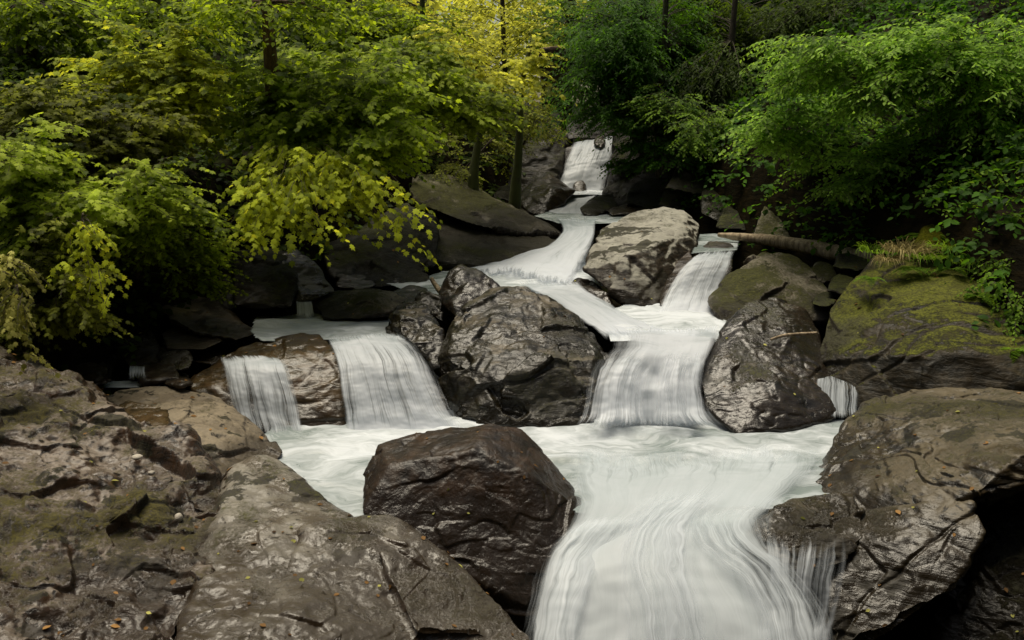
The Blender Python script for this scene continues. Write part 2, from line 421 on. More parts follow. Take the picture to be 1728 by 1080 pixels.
# --- middle of the stream
R('large dark brown boulder with a flat face standing in the lower pool',
  [[(614, 800, 6.35), (640, 752, 6.6), (700, 734, 6.7), (760, 728, 6.75), (825, 714, 6.8), (880, 727, 6.8), (915, 760, 6.75), (942, 796, 6.7), (972, 826, 6.5), (994, 864, 6.3),
    (962, 925, 6.02), (925, 980, 5.95), (905, 1060, 5.9), (860, 1030, 5.9), (760, 960, 5.95), (700, 915, 5.98), (640, 890, 6.0), (612, 865, 6.05), (660, 790, 6.2), (800, 760, 6.25), (890, 800, 6.2), (700, 1000, 6.3), (800, 1100, 6.1)],
   ],
  M['brown'], thick=.35, sm=4, amp=.022, rough=.6, res=2.2)
R('big dark rumpled boulder in midstream between the left falls and the central cascade',
  [[(735, 610, 8.5), (770, 530, 9.0), (832, 494, 9.6), (885, 491, 9.6), (935, 510, 9.4), (965, 538, 9.2), (1003, 562, 9.0), (1033, 612, 8.7), (1005, 690, 8.2), (1002, 735, 7.95), (850, 725, 7.85),
    (785, 718, 7.95), (742, 650, 8.3), (757, 606, 8.3), (842, 640, 7.98), (935, 602, 8.15), (1004, 604, 8.3), (850, 720, 7.84), (800, 790, 8.0), (1000, 790, 8.0)]],
  M['center'], thick=.4, sm=3, amp=.04, rough=.85, res=2.2, crack=.25)
R('small pointed brown slab leaning behind the big dark midstream boulder',
  [[(733, 505, 9.9), (752, 462, 10.1), (778, 445, 10.3), (806, 452, 10.3), (858, 490, 10.0), (840, 515, 9.7), (770, 540, 9.5), (775, 470, 10.0)]], M['tank'], thick=.3, sm=4, amp=.05, rough=.7)
R('knobbly wet brown stone at the left shoulder of the big dark midstream boulder',
  [[(653, 562, 9.0), (663, 520, 9.3), (685, 508, 9.4), (720, 512, 9.3), (745, 550, 8.9), (752, 600, 8.6), (722, 608, 8.6), (690, 575, 8.7), (672, 545, 8.9)],
   [(690, 515, 9.5), (715, 490, 9.7), (745, 500, 9.6), (750, 545, 9.3)], [(705, 575, 8.75), (722, 575, 8.7), (752, 620, 8.5), (730, 625, 8.5)]],
  M['center'], thick=.3, sm=4, amp=.06, rough=.9, crack=1)
R('large pale flat-topped boulder tilted towards the viewer above the central pool',
  [[(983, 455, 10.9), (1008, 386, 12.2), (1065, 362, 12.7), (1120, 346, 13.0), (1160, 352, 13.0), (1184, 380, 12.7), (1172, 420, 11.7), (1140, 470, 11.1), (1105, 528, 10.4), (1060, 518, 10.4),
    (1030, 495, 10.5), (1050, 440, 10.75), (1000, 440, 11.0), (1110, 410, 11.2), (1150, 395, 11.7), (1090, 540, 10.3)]], M['pale'], thick=.5, sm=4, amp=.032, rough=.5)
R('low brown wet stone at the foot of the pale flat-topped boulder, stream sliding past',
  [[(948, 492, 10.7), (975, 470, 11.0), (1000, 473, 11.0), (1030, 500, 10.4), (1052, 540, 9.9), (1020, 540, 9.9), (985, 510, 10.3)]], M['tank'], thick=.4, sm=4, amp=.06, rough=.8)
R('long mossy grey slab sloping down to the stream from under the left bush',
  [[(690, 320, 14.2), (697, 288, 14.9), (740, 294, 15.0), (800, 314, 15.0), (870, 348, 14.8), (945, 386, 14.2), (948, 402, 13.8), (880, 398, 13.4), (800, 380, 13.3), (735, 355, 13.5), (700, 345, 13.9)]],
  M['slab'], thick=.8, sm=3, amp=.035, terr=.25, tsize=.14, tdir=(-.25, -.3, 1), rough=.6)
R('lower grey wet slab under the long mossy slab, dipping into the cascade',
  [[(720, 405, 13.4), (735, 362, 13.8), (800, 385, 13.7), (880, 400, 13.7), (948, 405, 13.6), (930, 425, 13.0), (870, 436, 12.7), (790, 443, 12.4), (730, 440, 12.5), (860, 460, 12.5), (740, 470, 12.4)]],
  M['slab'], thick=.8, sm=3, amp=.03, terr=.3, tsize=.15, tdir=(-.1, -.3, 1))
R('brown wedge boulder standing beside the top waterfall',
  [[(866, 338, 16.4), (900, 306, 16.8), (926, 292, 17.0), (976, 320, 16.6), (950, 345, 16.1), (918, 364, 15.7), (890, 362, 15.8), (930, 318, 16.2)]], M['wet'], thick=.4, sm=3, amp=.035, rough=.5)
R('dark flat stone at the right of the top cascade',
  [[(976, 352, 15.3), (1000, 335, 15.7), (1035, 322, 16.2), (1045, 350, 15.6), (1005, 366, 15.0), (985, 364, 15.0)]], M['mossy'], thick=.4, sm=3, amp=.04)
R('thin dark stone barely above the water behind the pale boulder',
  [[(1020, 355, 15.2), (1050, 345, 15.8), (1100, 348, 15.6), (1090, 362, 14.8), (1030, 364, 14.8)]], M['wet'], thick=.4, sm=3, amp=.04)
# --- left bank
R('dark overhanging mossy rock in the shade below the left bush',
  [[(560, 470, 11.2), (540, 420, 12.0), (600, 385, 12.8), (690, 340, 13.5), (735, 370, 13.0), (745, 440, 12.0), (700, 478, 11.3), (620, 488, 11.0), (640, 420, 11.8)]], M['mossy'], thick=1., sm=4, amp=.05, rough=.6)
R('mossy brown block in the shade left of the trickle',
  [[(392, 470, 10.2), (395, 425, 10.8), (440, 412, 11.2), (490, 425, 11.0), (500, 470, 10.2), (495, 520, 9.7), (395, 515, 9.7), (440, 440, 10.4)]], M['mossy'], thick=.8, sm=4, amp=.05, rough=.6)
R('grey green wet stone with a thin trickle running off its foot',
  [[(468, 425, 10.9), (500, 420, 11.0), (548, 455, 10.6), (568, 492, 10.1), (530, 505, 9.9), (500, 515, 9.9), (480, 475, 10.2)]], M['tank'], thick=.5, sm=4, amp=.05)
R('long low mossy stone lying across the head of the left pool',
  [[(528, 515, 9.9), (540, 496, 10.2), (600, 485, 10.3), (660, 488, 10.2), (690, 505, 10.0), (660, 530, 9.6), (600, 540, 9.5), (540, 540, 9.6), (620, 500, 9.8)]], M['slab'], thick=.4, sm=4, amp=.045)
R('dark flat stone between the long low stone and the midstream boulder',
  [[(640, 500, 10.3), (690, 482, 10.7), (722, 488, 10.6), (720, 512, 10.1), (660, 515, 10.)]], M['wet'], thick=.4, sm=4, amp=.05)
R('tan flat-topped rock with dark moss blotches at the left edge of the pool',
  [[(268, 510, 9.8), (300, 500, 10.1), (345, 498, 10.2), (400, 530, 9.8), (442, 564, 9.2), (400, 575, 8.9), (330, 565, 8.9), (280, 540, 9.2)]], M['leftpale'], thick=.5, sm=3, amp=.035, rough=.6)
R('thin tan ledge under the blotched tan rock',
  [[(270, 562, 9.1), (300, 552, 9.3), (345, 560, 9.2), (380, 576, 8.9), (345, 590, 8.6), (280, 590, 8.6)]], M['leftpale'], thick=.4, sm=3, amp=.04)
R('small grey sharp-edged stone at the foot of the tan ledge',
  [[(262, 600, 8.6), (285, 578, 8.9), (305, 585, 8.8), (328, 605, 8.4), (318, 625, 8.2), (270, 625, 8.3)]], M['tank'], thick=.3, sm=3, amp=.06, crack=1)
R('brown stone with a thin fall at its left, in the shadow below the left bank',
  [[(188, 560, 9.0), (220, 545, 9.3), (262, 560, 9.0), (290, 600, 8.5), (305, 640, 8.1), (240, 650, 8.), (200, 600, 8.5)]], M['wet'], thick=.6, sm=4, amp=.05)
R('dark rock wall in deep shade under the left bank',
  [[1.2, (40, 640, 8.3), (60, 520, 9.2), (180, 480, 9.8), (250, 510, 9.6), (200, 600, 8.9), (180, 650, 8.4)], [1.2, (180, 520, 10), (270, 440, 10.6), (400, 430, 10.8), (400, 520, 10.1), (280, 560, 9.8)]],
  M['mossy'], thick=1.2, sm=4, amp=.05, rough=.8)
R('golden brown rock with water sliding over it between the two left falls',
  [[(310, 640, 8.2), (372, 600, 8.5), (400, 585, 8.65), (470, 565, 8.8), (540, 562, 8.75), (574, 584, 8.4), (578, 640, 8.15), (580, 750, 7.85), (515, 765, 7.75), (488, 640, 8.05), (500, 618, 8.2), (420, 612, 8.3), (320, 660, 8.0)],
   [.5, (310, 640, 8.2), (380, 610, 8.5), (490, 630, 8.15), (515, 765, 7.85), (400, 790, 7.9), (320, 690, 8)]],
  M['film'], thick=.6, sm=4, amp=.035, rough=.6)
R('dark rock face behind the larger left fall',
  [[(560, 592, 8.9), (640, 588, 9.0), (700, 592, 9.0), (745, 640, 8.7), (780, 720, 8.3), (790, 780, 8.2), (580, 780, 8.1)]], M['wet'], thick=.6, sm=4, amp=.04)
# --- left foreground
R('big smooth tan boulder at the left, right end dipping into lower pool',
  [[(130, 680, 7.4), (200, 657, 7.8), (300, 653, 8.0), (370, 672, 7.9), (430, 712, 7.6), (478, 762, 7.2), (470, 785, 7.0), (420, 800, 6.85), (330, 800, 6.5), (200, 800, 6.3), (260, 700, 7.3), (380, 740, 7.1), (430, 830, 6.8)]],
  M['leftpale'], thick=.6, sm=4, amp=.028, rough=.6, res=2.2)
R('rusty brown slab lying on top of the smooth tan boulder',
  [[.12, (185, 690, 7.15), (215, 672, 7.3), (285, 690, 7.2), (290, 725, 6.85), (250, 745, 6.75), (205, 735, 6.8)]], M['film'], thick=.15, sm=3, amp=.04)
R('rough mossy rock bank filling the lower left corner',
  [[1., (-60, 590, 7.2), (0, 612, 7.1), (60, 625, 7.2), (150, 665, 7.2), (250, 740, 6.7), (330, 790, 6.3), (400, 850, 5.9), (330, 960, 5.2), (300, 1120, 4.5), (0, 1120, 4.3), (-200, 1100, 4.3), (-200, 700, 6.5), (60, 860, 5.4), (230, 900, 5.4)],
   [.5, (200, 860, 5.5), (300, 820, 5.9), (380, 870, 5.7), (330, 950, 5.25), (230, 950, 5.2)], [.5, (60, 720, 6.4), (150, 690, 6.8), (260, 760, 6.35), (180, 820, 5.9), (80, 800, 6.0)]],
  M['bank'], thick=1., sm=3, amp=.045, rough=.62, f2=.4, res=2.0, crack=.0, fine=2.6)
R('smooth grey brown foreground rock sweeping down to the bottom edge',
  [[.9, (330, 880, 5.9), (400, 800, 6.3), (440, 788, 6.4), (472, 800, 6.4), (540, 850, 6.08), (598, 890, 5.78), (500, 960, 5.3), (350, 950, 5.2), (300, 1100, 4.5), (560, 1110, 4.6)],
   [.8, (520, 900, 5.6), (600, 888, 5.78), (655, 878, 5.84), (700, 903, 5.7), (730, 933, 5.6), (800, 975, 5.5), (850, 1015, 5.32), (915, 1095, 5.12), (880, 1130, 5.2), (640, 1120, 4.7), (420, 1110, 4.5), (560, 965, 5.3), (700, 990, 5.35)],
   [.3, (640, 930, 5.4), (700, 925, 5.5), (790, 980, 5.4), (840, 1080, 5.15), (700, 1080, 4.95), (650, 1000, 5.2)]],
  M['front'], thick=.8, sm=10, amp=.045, rough=.13, f2=.1, res=2.0, crack=.0, tdir=(.3, -.4, 1))
# --- right bank
R('shiny dark boulder with a grey cap at the right of the main cascade',
  [[(1180, 645, 8.2), (1195, 600, 8.5), (1215, 560, 8.8), (1260, 512, 9.2), (1310, 501, 9.4), (1360, 520, 9.3), (1380, 560, 9.0), (1400, 640, 8.4), (1425, 700, 7.95), (1340, 722, 7.75), (1245, 735, 7.7), (1190, 690, 7.95),
    (1240, 590, 8.4), (1330, 570, 8.6), (1290, 660, 7.95), (1300, 790, 7.8)]], M['tank'], thick=.5, sm=8, amp=.032, rough=.45, res=2.2, crack=.4)
R('rounded striped grey boulder behind the shiny dark one, right of the small upper fall',
  [[(1187, 500, 10.2), (1230, 462, 10.5), (1285, 424, 11.0), (1345, 436, 10.9), (1395, 475, 10.4), (1408, 500, 10.1), (1400, 545, 9.6), (1300, 540, 9.5), (1215, 548, 9.5), (1195, 525, 9.7), (1280, 480, 10.0)]],
  M['slab'], thick=.6, sm=5, amp=.035, rough=.7, terr=.12, tsize=.2, tdir=(-.4, -.4, 1))
R('huge dark boulder at the right with a mossy grassy top',
  [[1.4, (1374, 590, 8.7), (1395, 520, 9.2), (1430, 470, 9.5), (1480, 430, 9.8), (1560, 405, 10.2), (1728, 395, 10.3), (1900, 420, 9.8), (1900, 640, 7.8), (1728, 655, 7.6), (1600, 675, 7.75), (1490, 700, 7.95), (1440, 690, 8.1), (1390, 640, 8.4),
    (1480, 500, 8.8), (1600, 500, 8.5), (1500, 600, 8.0), (1650, 600, 7.75)]], M['huge'], thick=1.2, sm=10, amp=.03, rough=.45, res=2.2)
R('big olive layered slab in the right foreground, paler on top',
  [[.9, (1405, 765, 7.2), (1420, 720, 7.5), (1460, 690, 7.7), (1540, 662, 7.8), (1640, 655, 7.7), (1728, 655, 7.5), (1950, 670, 6.8), (1950, 760, 5.9), (1728, 765, 5.85), (1650, 830, 5.75), (1570, 870, 5.8), (1470, 885, 6.0), (1400, 850, 6.35), (1350, 830, 6.7), (1560, 740, 6.7)],
   [.9, (1350, 875, 6.3), (1440, 868, 6.05), (1560, 872, 5.78), (1640, 850, 5.72), (1665, 900, 5.55), (1610, 990, 5.42), (1500, 1070, 5.36), (1400, 1120, 5.36), (1392, 975, 5.66), (1450, 925, 5.74)]],
  M['rightslab'], thick=.9, sm=5, amp=.026, rough=.5, terr=.22, tsize=.17, tdir=(.25, -.1, 1), res=2.0, crack=.3, fine=1.6)
R('wet brown ledge jutting from the olive slab, water running over its lip',
  [[.5, (1256, 900, 5.80), (1282, 866, 5.97), (1335, 838, 6.14), (1445, 832, 6.15), (1465, 905, 5.8), (1428, 950, 5.68), (1385, 967, 5.63), (1330, 965, 5.64), (1274, 938, 5.7)]], M['rightslab'], thick=.5, sm=4, amp=.04, rough=.8, terr=.2, tsize=.1)
R('reddish brown stone behind the thin streaks under the wet ledge',
  [[.5, (1318, 1010, 6.1), (1350, 985, 6.2), (1410, 990, 6.1), (1420, 1045, 5.9), (1330, 1052, 5.95)]], M['film'], thick=.5, sm=4, amp=.05)
R('dark rock wall in shadow at the lower right corner',
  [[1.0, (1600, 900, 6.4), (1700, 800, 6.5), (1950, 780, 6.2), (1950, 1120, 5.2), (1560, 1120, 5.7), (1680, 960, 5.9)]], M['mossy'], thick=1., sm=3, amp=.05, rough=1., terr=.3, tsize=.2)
R('brown angular boulder above the fallen log',
  [[(1266, 395, 12.2), (1290, 345, 12.9), (1345, 338, 13.1), (1370, 352, 12.9), (1415, 400, 12.3), (1400, 418, 12.0), (1300, 410, 11.9), (1340, 375, 12.3)]], M['slab'], thick=.5, sm=3, amp=.04, rough=.6)
R('mossy rounded boulder behind the right end of the log',
  [[(1412, 405, 12.3), (1430, 378, 12.7), (1475, 367, 12.9), (1515, 382, 12.6), (1518, 415, 12.1), (1480, 428, 11.9), (1425, 425, 11.9)]], M['slab'], thick=.5, sm=4, amp=.04)
R('small dark round stone below the middle of the log',
  [[(1362, 455, 10.8), (1380, 440, 11.0), (1405, 445, 10.9), (1415, 470, 10.6), (1390, 480, 10.5), (1365, 470, 10.6)]], M['slab'], thick=.3, sm=4, amp=.05)
R('dark mossy stone behind the pale boulder, right side',
  [[(1180, 360, 13.7), (1185, 322, 14.3), (1215, 313, 14.5), (1255, 322, 14.3), (1262, 365, 13.7), (1220, 380, 13.4)]], M['mossy'], thick=.6, sm=4, amp=.045)
R('small pointed mossy stone between two dark rocks behind the pale boulder',
  [[(1207, 385, 13.1), (1222, 350, 13.5), (1245, 355, 13.4), (1262, 390, 13.)]], M['mossy'], thick=.4, sm=4, amp=.05)
R('low dark stone above the small right fall',
  [[(1180, 425, 11.5), (1195, 405, 11.9), (1235, 410, 11.8), (1245, 425, 11.4), (1200, 435, 11.2)]], M['wet'], thick=.3, sm=4, amp=.05)
R('dark stone standing between the pale boulder and the small right fall',
  [[(1125, 470, 10.9), (1140, 430, 11.5), (1165, 420, 11.6), (1172, 440, 11.2), (1150, 490, 10.5), (1120, 530, 10.2), (1110, 510, 10.4)]], M['wet'], thick=.3, sm=4, amp=.05)
R('dark rock behind the curtain of the small right fall',
  [[(1150, 450, 11.0), (1190, 440, 11.1), (1240, 435, 11.1), (1235, 480, 10.6), (1200, 545, 10.1), (1110, 545, 10.1), (1125, 500, 10.5)]], M['wet'], thick=.4, sm=4, amp=.04)
R('rock step hidden behind the white main cascade, edges showing at its left',
  [[(1000, 610, 8.75), (1040, 590, 9.0), (1200, 590, 9.0), (1200, 640, 8.7), (1200, 760, 8.3), (990, 760, 8.2)]], M['wet'], thick=.6, sm=4, amp=.03)
R('egg-shaped olive stone lying on the shaded right bank',
  [[(1328, 318, 13.8), (1335, 302, 14.0), (1350, 300, 14.0), (1358, 315, 13.8), (1350, 332, 13.6), (1335, 334, 13.6)]], M['slab'], thick=.22, sm=6, amp=.03)
R('grey leaning slab half covered by leaves on the right bank',
  [[(1398, 355, 12.6), (1440, 300, 13.3), (1490, 255, 13.9), (1525, 262, 13.8), (1520, 320, 13.0), (1480, 365, 12.4), (1420, 372, 12.3)]], M['slab'], thick=.5, sm=3, amp=.04, rough=.7, terr=.2, tsize=.12)
for i, (x, y, w, h, Y, lb) in enumerate([
    (1180, 300, 60, 30, 15.0, 'dark mossy boulder under the ivy at the right of the top pool'),
    (1290, 310, 45, 26, 14.3, 'dim moss-covered stone left of the egg-shaped stone'),
    (1395, 312, 36, 30, 14.2, 'dim mossy stone right of the egg-shaped stone'),
    (1100, 325, 50, 30, 16.0, 'dark boulder in the shade left of the ivy-covered bank'),
    (1255, 345, 35, 25, 13.9, 'dark stone behind the brown angular boulder')]):
    R(lb, [[(x - w, y + h * .6, Y - .4), (x - w * .7, y - h * .5, Y + .2), (x, y - h, Y + .5), (x + w * .7, y - h * .6, Y + .3), (x + w, y + h * .5, Y - .3), (x, y + h, Y - .6)]], M['mossy'], thick=.5, sm=4, amp=.05)
for (x, y, w, h, Y) in [(350, 602, 34, 14, 8.9), (300, 640, 26, 14, 8.2), (395, 560, 30, 16, 9.5), (450, 520, 40, 18, 10.1), (230, 600, 40, 30, 9.3), (140, 630, 50, 28, 8.3), (110, 580, 40, 30, 8.9), (600, 475, 36, 16, 11.2), (700, 470, 30, 16, 11.4),
    (1440, 440, 40, 18, 10.6), (1420, 480, 26, 18, 10.1), (1390, 505, 22, 14, 9.8), (1230, 335, 40, 22, 14.6), (1150, 335, 40, 20, 15.2), (1300, 335, 40, 18, 14.0), (1370, 340, 34, 22, 13.6), (1390, 385, 26, 18, 12.9),
    (1415, 350, 24, 18, 13.2), (1060, 340, 40, 14, 16.2), (860, 325, 30, 16, 16.6), (1445, 690, 40, 20, 8.3), (1400, 610, 30, 30, 8.9)]:
    R('small dim stone wedged in a gap between the bigger rocks', [[(x - w, y + h * .6, Y - .3), (x - w * .7, y - h * .6, Y + .1), (x, y - h, Y + .25), (x + w * .75, y - h * .5, Y + .1), (x + w, y + h * .5, Y - .25), (x + w * .2, y + h, Y - .4)]],
      M['mossy'] if x > 600 else M['wet'], thick=.4, sm=4, amp=.06, rough=.5, group='dim stones in the gaps between the rocks', name='stone', cat='stone')
# rock walls beside the top waterfall
R('dark rock wall at the left of the top waterfall',
  [[1.4, (850, 330, 17.6), (870, 235, 18.4), (940, 205, 18.8), (960, 235, 18.6), (950, 290, 18.0), (935, 345, 17.2)]], M['mossy'], thick=1.4, sm=3, amp=.04, rough=.9, terr=.3, tsize=.3)
R('tall dark rock wall at the right of the top waterfall',
  [[1.6, (1018, 330, 16.9), (1035, 240, 17.6), (1060, 190, 18.2), (1180, 170, 18.2), (1210, 250, 16.9), (1190, 330, 15.9), (1060, 345, 16.0)]], M['mossy'], thick=1.6, sm=3, amp=.035, rough=.8)
R('small dark stone standing in the lip of the top waterfall', [[(1000, 244, 18.3), (1004, 231, 18.6), (1016, 228, 18.6), (1024, 240, 18.3), (1014, 252, 18.15)]], M['wet'], thick=.3, sm=3, amp=.06)
R('dark stone splitting the foot of the top waterfall', [[(962, 331, 17.3), (968, 308, 17.7), (982, 300, 17.8), (992, 318, 17.6), (988, 332, 17.3)]], M['wet'], thick=.3, sm=3, amp=.06)
R('black rock lip behind the top of the waterfall',
  [[1., (945, 236, 19.2), (960, 195, 19.6), (1050, 190, 19.6), (1045, 236, 19.2)], [1., (950, 248, 18.5), (1040, 246, 18.5), (1020, 335, 17.7), (945, 335, 17.7)]], M['wet'], thick=1., sm=3, amp=.03)

# pebbles
def pebble(x, y, Y, w, h, label, mat=M['pebble']):
    c = at(x, y, Y); px = Y / FPX
    bm = bmesh.new(); bmesh.ops.create_icosphere(bm, subdivisions=3, radius=1)
    V = np.array([v.co for v in bm.verts]); F = np.array([[v.index for v in f.verts] for f in bm.faces]); bm.free()
    V = V * (1 + .10 * pnoise(V * 1.3 + x)[:, None])
    V = V * np.array((w * px, max(w, h) * px, h * px)) + c
    return tag(mesh_obj('pebble', V, F, mat), label, 'pebble', 'pale pebbles lying on the left rocks')

def litter(name, label, n, mat, size, T, seed, ids=None, up=.55):
    rs = RS(seed); P = []; NN = []
    for V, N in _sur:
        k = np.where((N[:, 2] > up) & (V[:, 1] < 12.5))[0]
        if len(k): P.append(V[k]); NN.append(N[k])
    P = np.concatenate(P); NN = np.concatenate(NN); j = rs.choice(len(P), n); P = P[j] + NN[j] * .006; NN = NN[j]
    D = np.cross(NN, rs.normal(0, 1, (n, 3)))
    V, F, sh = leaves(P, D, NN + rs.normal(0, .25, (n, 3)), size * rs.uniform(.5, 1.2, n), rs.uniform(0, 1, n), T)
    return tag(mesh_obj(name, V, F, mat, attrs=dict(shade=sh), smooth=False), label, kind='stuff')

# ------------------------------------------------------------------ terrain
def lerp_tab(tab, y):
    a = np.array(tab); return np.interp(y, a[:, 0], a[:, 1])
XL = [(2, -2.4), (5, -2.6), (7, -3.4), (9.5, -3.1), (11, -2.6), (12, -1.9), (14, -1.2), (16, -.1), (18, .6), (20, .9), (26, -.5), (40, -4), (200, -30)]
XR = [(2, 3.2), (5, 3.4), (7, 4.0), (9, 3.9), (11, 3.5), (12.5, 3.05), (14, 2.6), (16, 2.25), (18, 2.1), (20, 1.9), (26, 3), (40, 6), (200, 24)]
BED = [(2, -6), (5.5, -6), (6.3, -3.9), (7.6, -3.4), (8.6, -2.9), (10.3, -2.7), (11, -2.5), (14, -2.3), (16, -2.0), (17.6, -1.8), (18.6, -.75), (22, -.4), (40, .6), (200, 5)]
LTOP = [(2, -1.6), (6, -1.3), (8, -1.1), (12, -.4), (16, .15), (24, .8), (40, 4), (80, 16), (300, 60)]
def ground_z(x, y):
    xl = lerp_tab(XL, y); xr = lerp_tab(XR, y); bed = lerp_tab(BED, y)
    dl = np.maximum(xl - x, 0); dr = np.maximum(x - xr, 0)
    ltop = lerp_tab(LTOP, y)
    zl = bed + (ltop - bed) * sstep(0, 1.6, dl) + np.maximum(dl - 3.0, 0) * .28
    zr = bed + 1.55 * sstep(0, 1.0, dr) + np.maximum(dr - .3, 0) * .62
    z = np.where(dl > 0, zl, np.where(dr > 0, zr, bed))
    z = np.where(y < -5, np.minimum(z + (-5 - y) * 1.3, 45), z)  # unseen slope behind the camera, added to block sky light on front faces
    return z
gx = np.concatenate([np.linspace(-400, -14, 40), np.linspace(-13.8, 13.8, 230), np.linspace(14, 400, 40)])
gy = np.concatenate([np.linspace(-60, 1.8, 14), np.linspace(2, 30, 230), np.linspace(30.5, 400, 60)])
GX, GY = np.meshgrid(gx, gy); gp = np.stack([GX.ravel(), GY.ravel()], 1)
gz = ground_z(gp[:, 0], gp[:, 1])
gz += .16 * fbm(np.stack([gp[:, 0], gp[:, 1], 0 * gz], 1) * .8, 5)
nx, ny = len(gx), len(gy)
idx = np.arange(nx * ny).reshape(ny, nx)
gF = np.stack([idx[:-1, :-1].ravel(), idx[:-1, 1:].ravel(), idx[1:, 1:].ravel(), idx[1:, :-1].ravel()], 1)
tag(mesh_obj('ground', np.column_stack([gp, gz]), gF, M['soil'], origin=np.zeros(3)), kind='structure')

# ------------------------------------------------------------------ water
def catmull(K, n):
    K = np.asarray(K, float); out = []
    for i in range(len(K) - 1):
        p0 = K[max(i - 1, 0)]; p1 = K[i]; p2 = K[i + 1]; p3 = K[min(i + 2, len(K) - 1)]
        for t in np.linspace(0, 1, n, endpoint=False):
            out.append(.5 * ((2 * p1) + (-p0 + p2) * t + (2 * p0 - 5 * p1 + 4 * p2 - p3) * t * t + (-p0 + 3 * p1 - 3 * p2 + p3) * t ** 3))
    out.append(K[-1]); return np.array(out)
_fc = [0]
def flow(name, label, secs, mat, nu=90, nseg=26, amp=.03, freq=6, kind=None, softl=.10, softr=.10, fade=(1, 1), parent=None):
    """a sheet of water swept through cross-sections (left pixel, right pixel, foam, density, bulge)"""
    _fc[0] += 1; sd = _fc[0] * 13.7
    K = []; ns = len(secs)
    for i_, s in enumerate(secs):
        if i_ == 0 and fade[0] or i_ == ns - 1 and fade[1]: s = s[:3] + (-.55,) + s[4:]
        tb = max(1. if fade[0] and i_ == 0 else .75 if fade[0] and i_ == 1 else .25 if fade[0] and i_ == 2 and ns > 7 else 0, 1. if fade[1] and i_ == ns - 1 else .3 if fade[1] and i_ == ns - 2 else 0)
        l = at(*s[0]); r = at(*s[1]); K.append(np.concatenate([l, r, [s[2], s[3], s[4] if len(s) > 4 else 0, tb]]))
    Q = catmull(K, nseg); m = len(Q)
    u = np.linspace(0, 1, nu)[None, :, None]
    Pt = Q[:, None, 0:3] * (1 - u) + Q[:, None, 3:6] * u
    Pt[:, :, 2] += Q[:, None, 8] * (4 * u[..., 0] * (1 - u[..., 0]))
    wid = float(np.linalg.norm(Q[:, 0:3] - Q[:, 3:6], axis=1).mean())
    mid = Pt[:, nu // 2]; arc = np.concatenate([[0], np.cumsum(np.linalg.norm(np.diff(mid, axis=0), axis=1))])
    U = np.broadcast_to(u[..., 0] * wid, (m, nu)); Vv = np.broadcast_to(arc[:, None], (m, nu))
    du = np.gradient(Pt, axis=1); dv = np.gradient(Pt, axis=0)
    N = np.cross(dv, du); N /= np.maximum(np.linalg.norm(N, axis=2)[..., None], 1e-9)
    N *= np.where(N[..., 2:3] + -.3 * N[..., 1:2] < 0, -1, 1)
    q = np.stack([U.ravel() * freq + sd, Vv.ravel() * freq * .16, 0 * U.ravel()], 1)
    d = amp * (.10 * fbm(q, 3) + .5 * fbm(q * np.array((.3, 1.6, 1)) + 9, 3) + .3 * fbm(q * np.array((.5, 5, 1)) + 4, 3))
    Pt = Pt + N * d.reshape(m, nu)[..., None]
    eu = np.minimum(u[..., 0] / softl, (1 - u[..., 0]) / softr) * .5
    edge = np.broadcast_to(np.clip(eu, 0, 1), (m, nu))
    foam = np.broadcast_to(Q[:, None, 6], (m, nu)); den = np.broadcast_to(Q[:, None, 7], (m, nu))
    id_ = np.arange(m * nu).reshape(m, nu)
    F = np.stack([id_[:-1, :-1].ravel(), id_[1:, :-1].ravel(), id_[1:, 1:].ravel(), id_[:-1, 1:].ravel()], 1)
    o = mesh_obj(name, Pt.reshape(-1, 3), F, mat, parent=parent, attrs=dict(foam=foam.ravel(), veil=den.ravel(), edge=edge.ravel(), turb=np.broadcast_to(Q[:, None, 9], (m, nu)).ravel()),
                 uv=np.stack([U.ravel() + sd, Vv.ravel()], 1))
    if parent is not None: pass
    elif kind: tag(o, label, kind=kind)
    else: tag(o, label, 'waterfall')
    return o
def pool(poly, z, foamf, wave=.03, step=.022, label=None, wf=1.6, tilt=None):
    """a foaming level sheet over a polygon of photo pixels"""
    P = np.array([at(x, y, z)[:2] for x, y in poly])
    x0, y0 = P.min(0); x1, y1 = P.max(0)
    xs = np.arange(x0, x1 + step, step); ys = np.arange(y0, y1 + step, step)
    X, Y = np.meshgrid(xs, ys); p = np.stack([X.ravel(), Y.ravel()], 1)
    ins = np.zeros(len(p), bool); j = len(P) - 1
    for i in range(len(P)):
        xi, yi = P[i]; xj, yj = P[j]
        c = ((yi > p[:, 1]) != (yj > p[:, 1])) & (p[:, 0] < (xj - xi) * (p[:, 1] - yi) / (yj - yi + 1e-12) + xi)
        ins ^= c; j = i
    q = np.stack([p[:, 0] * wf, p[:, 1] * wf * 2.0, 0 * p[:, 0] + z], 1)
    wq = q + .5 * np.stack([fbm(q * .7 + 3, 2), fbm(q * .7 + 11, 2), 0 * p[:, 0]], 1)
    foam = foamf(p[:, 0], p[:, 1])
    Z = z + wave * (.9 * fbm(wq, 2, .4) + .3 * fbm(wq * np.array((1.4, 2.4, 1)) + 5, 2, .45)) * (.5 + foam) + .06 * np.clip(foam - .55, 0, .7)
    if tilt: Z = Z + tilt(p[:, 0], p[:, 1])
    nx, ny = len(xs), len(ys); id_ = np.arange(nx * ny).reshape(ny, nx)
    F = np.stack([id_[:-1, :-1].ravel(), id_[:-1, 1:].ravel(), id_[1:, 1:].ravel(), id_[1:, :-1].ravel()], 1)
    F = F[ins[F].all(1)]
    used = np.unique(F); re = -np.ones(nx * ny, int); re[used] = np.arange(len(used))
    o = mesh_obj('water', np.column_stack([p, Z])[used], re[F], M['pool'], attrs=dict(foam=foam[used]), uv=p[used])
    return tag(o, label, kind='structure')

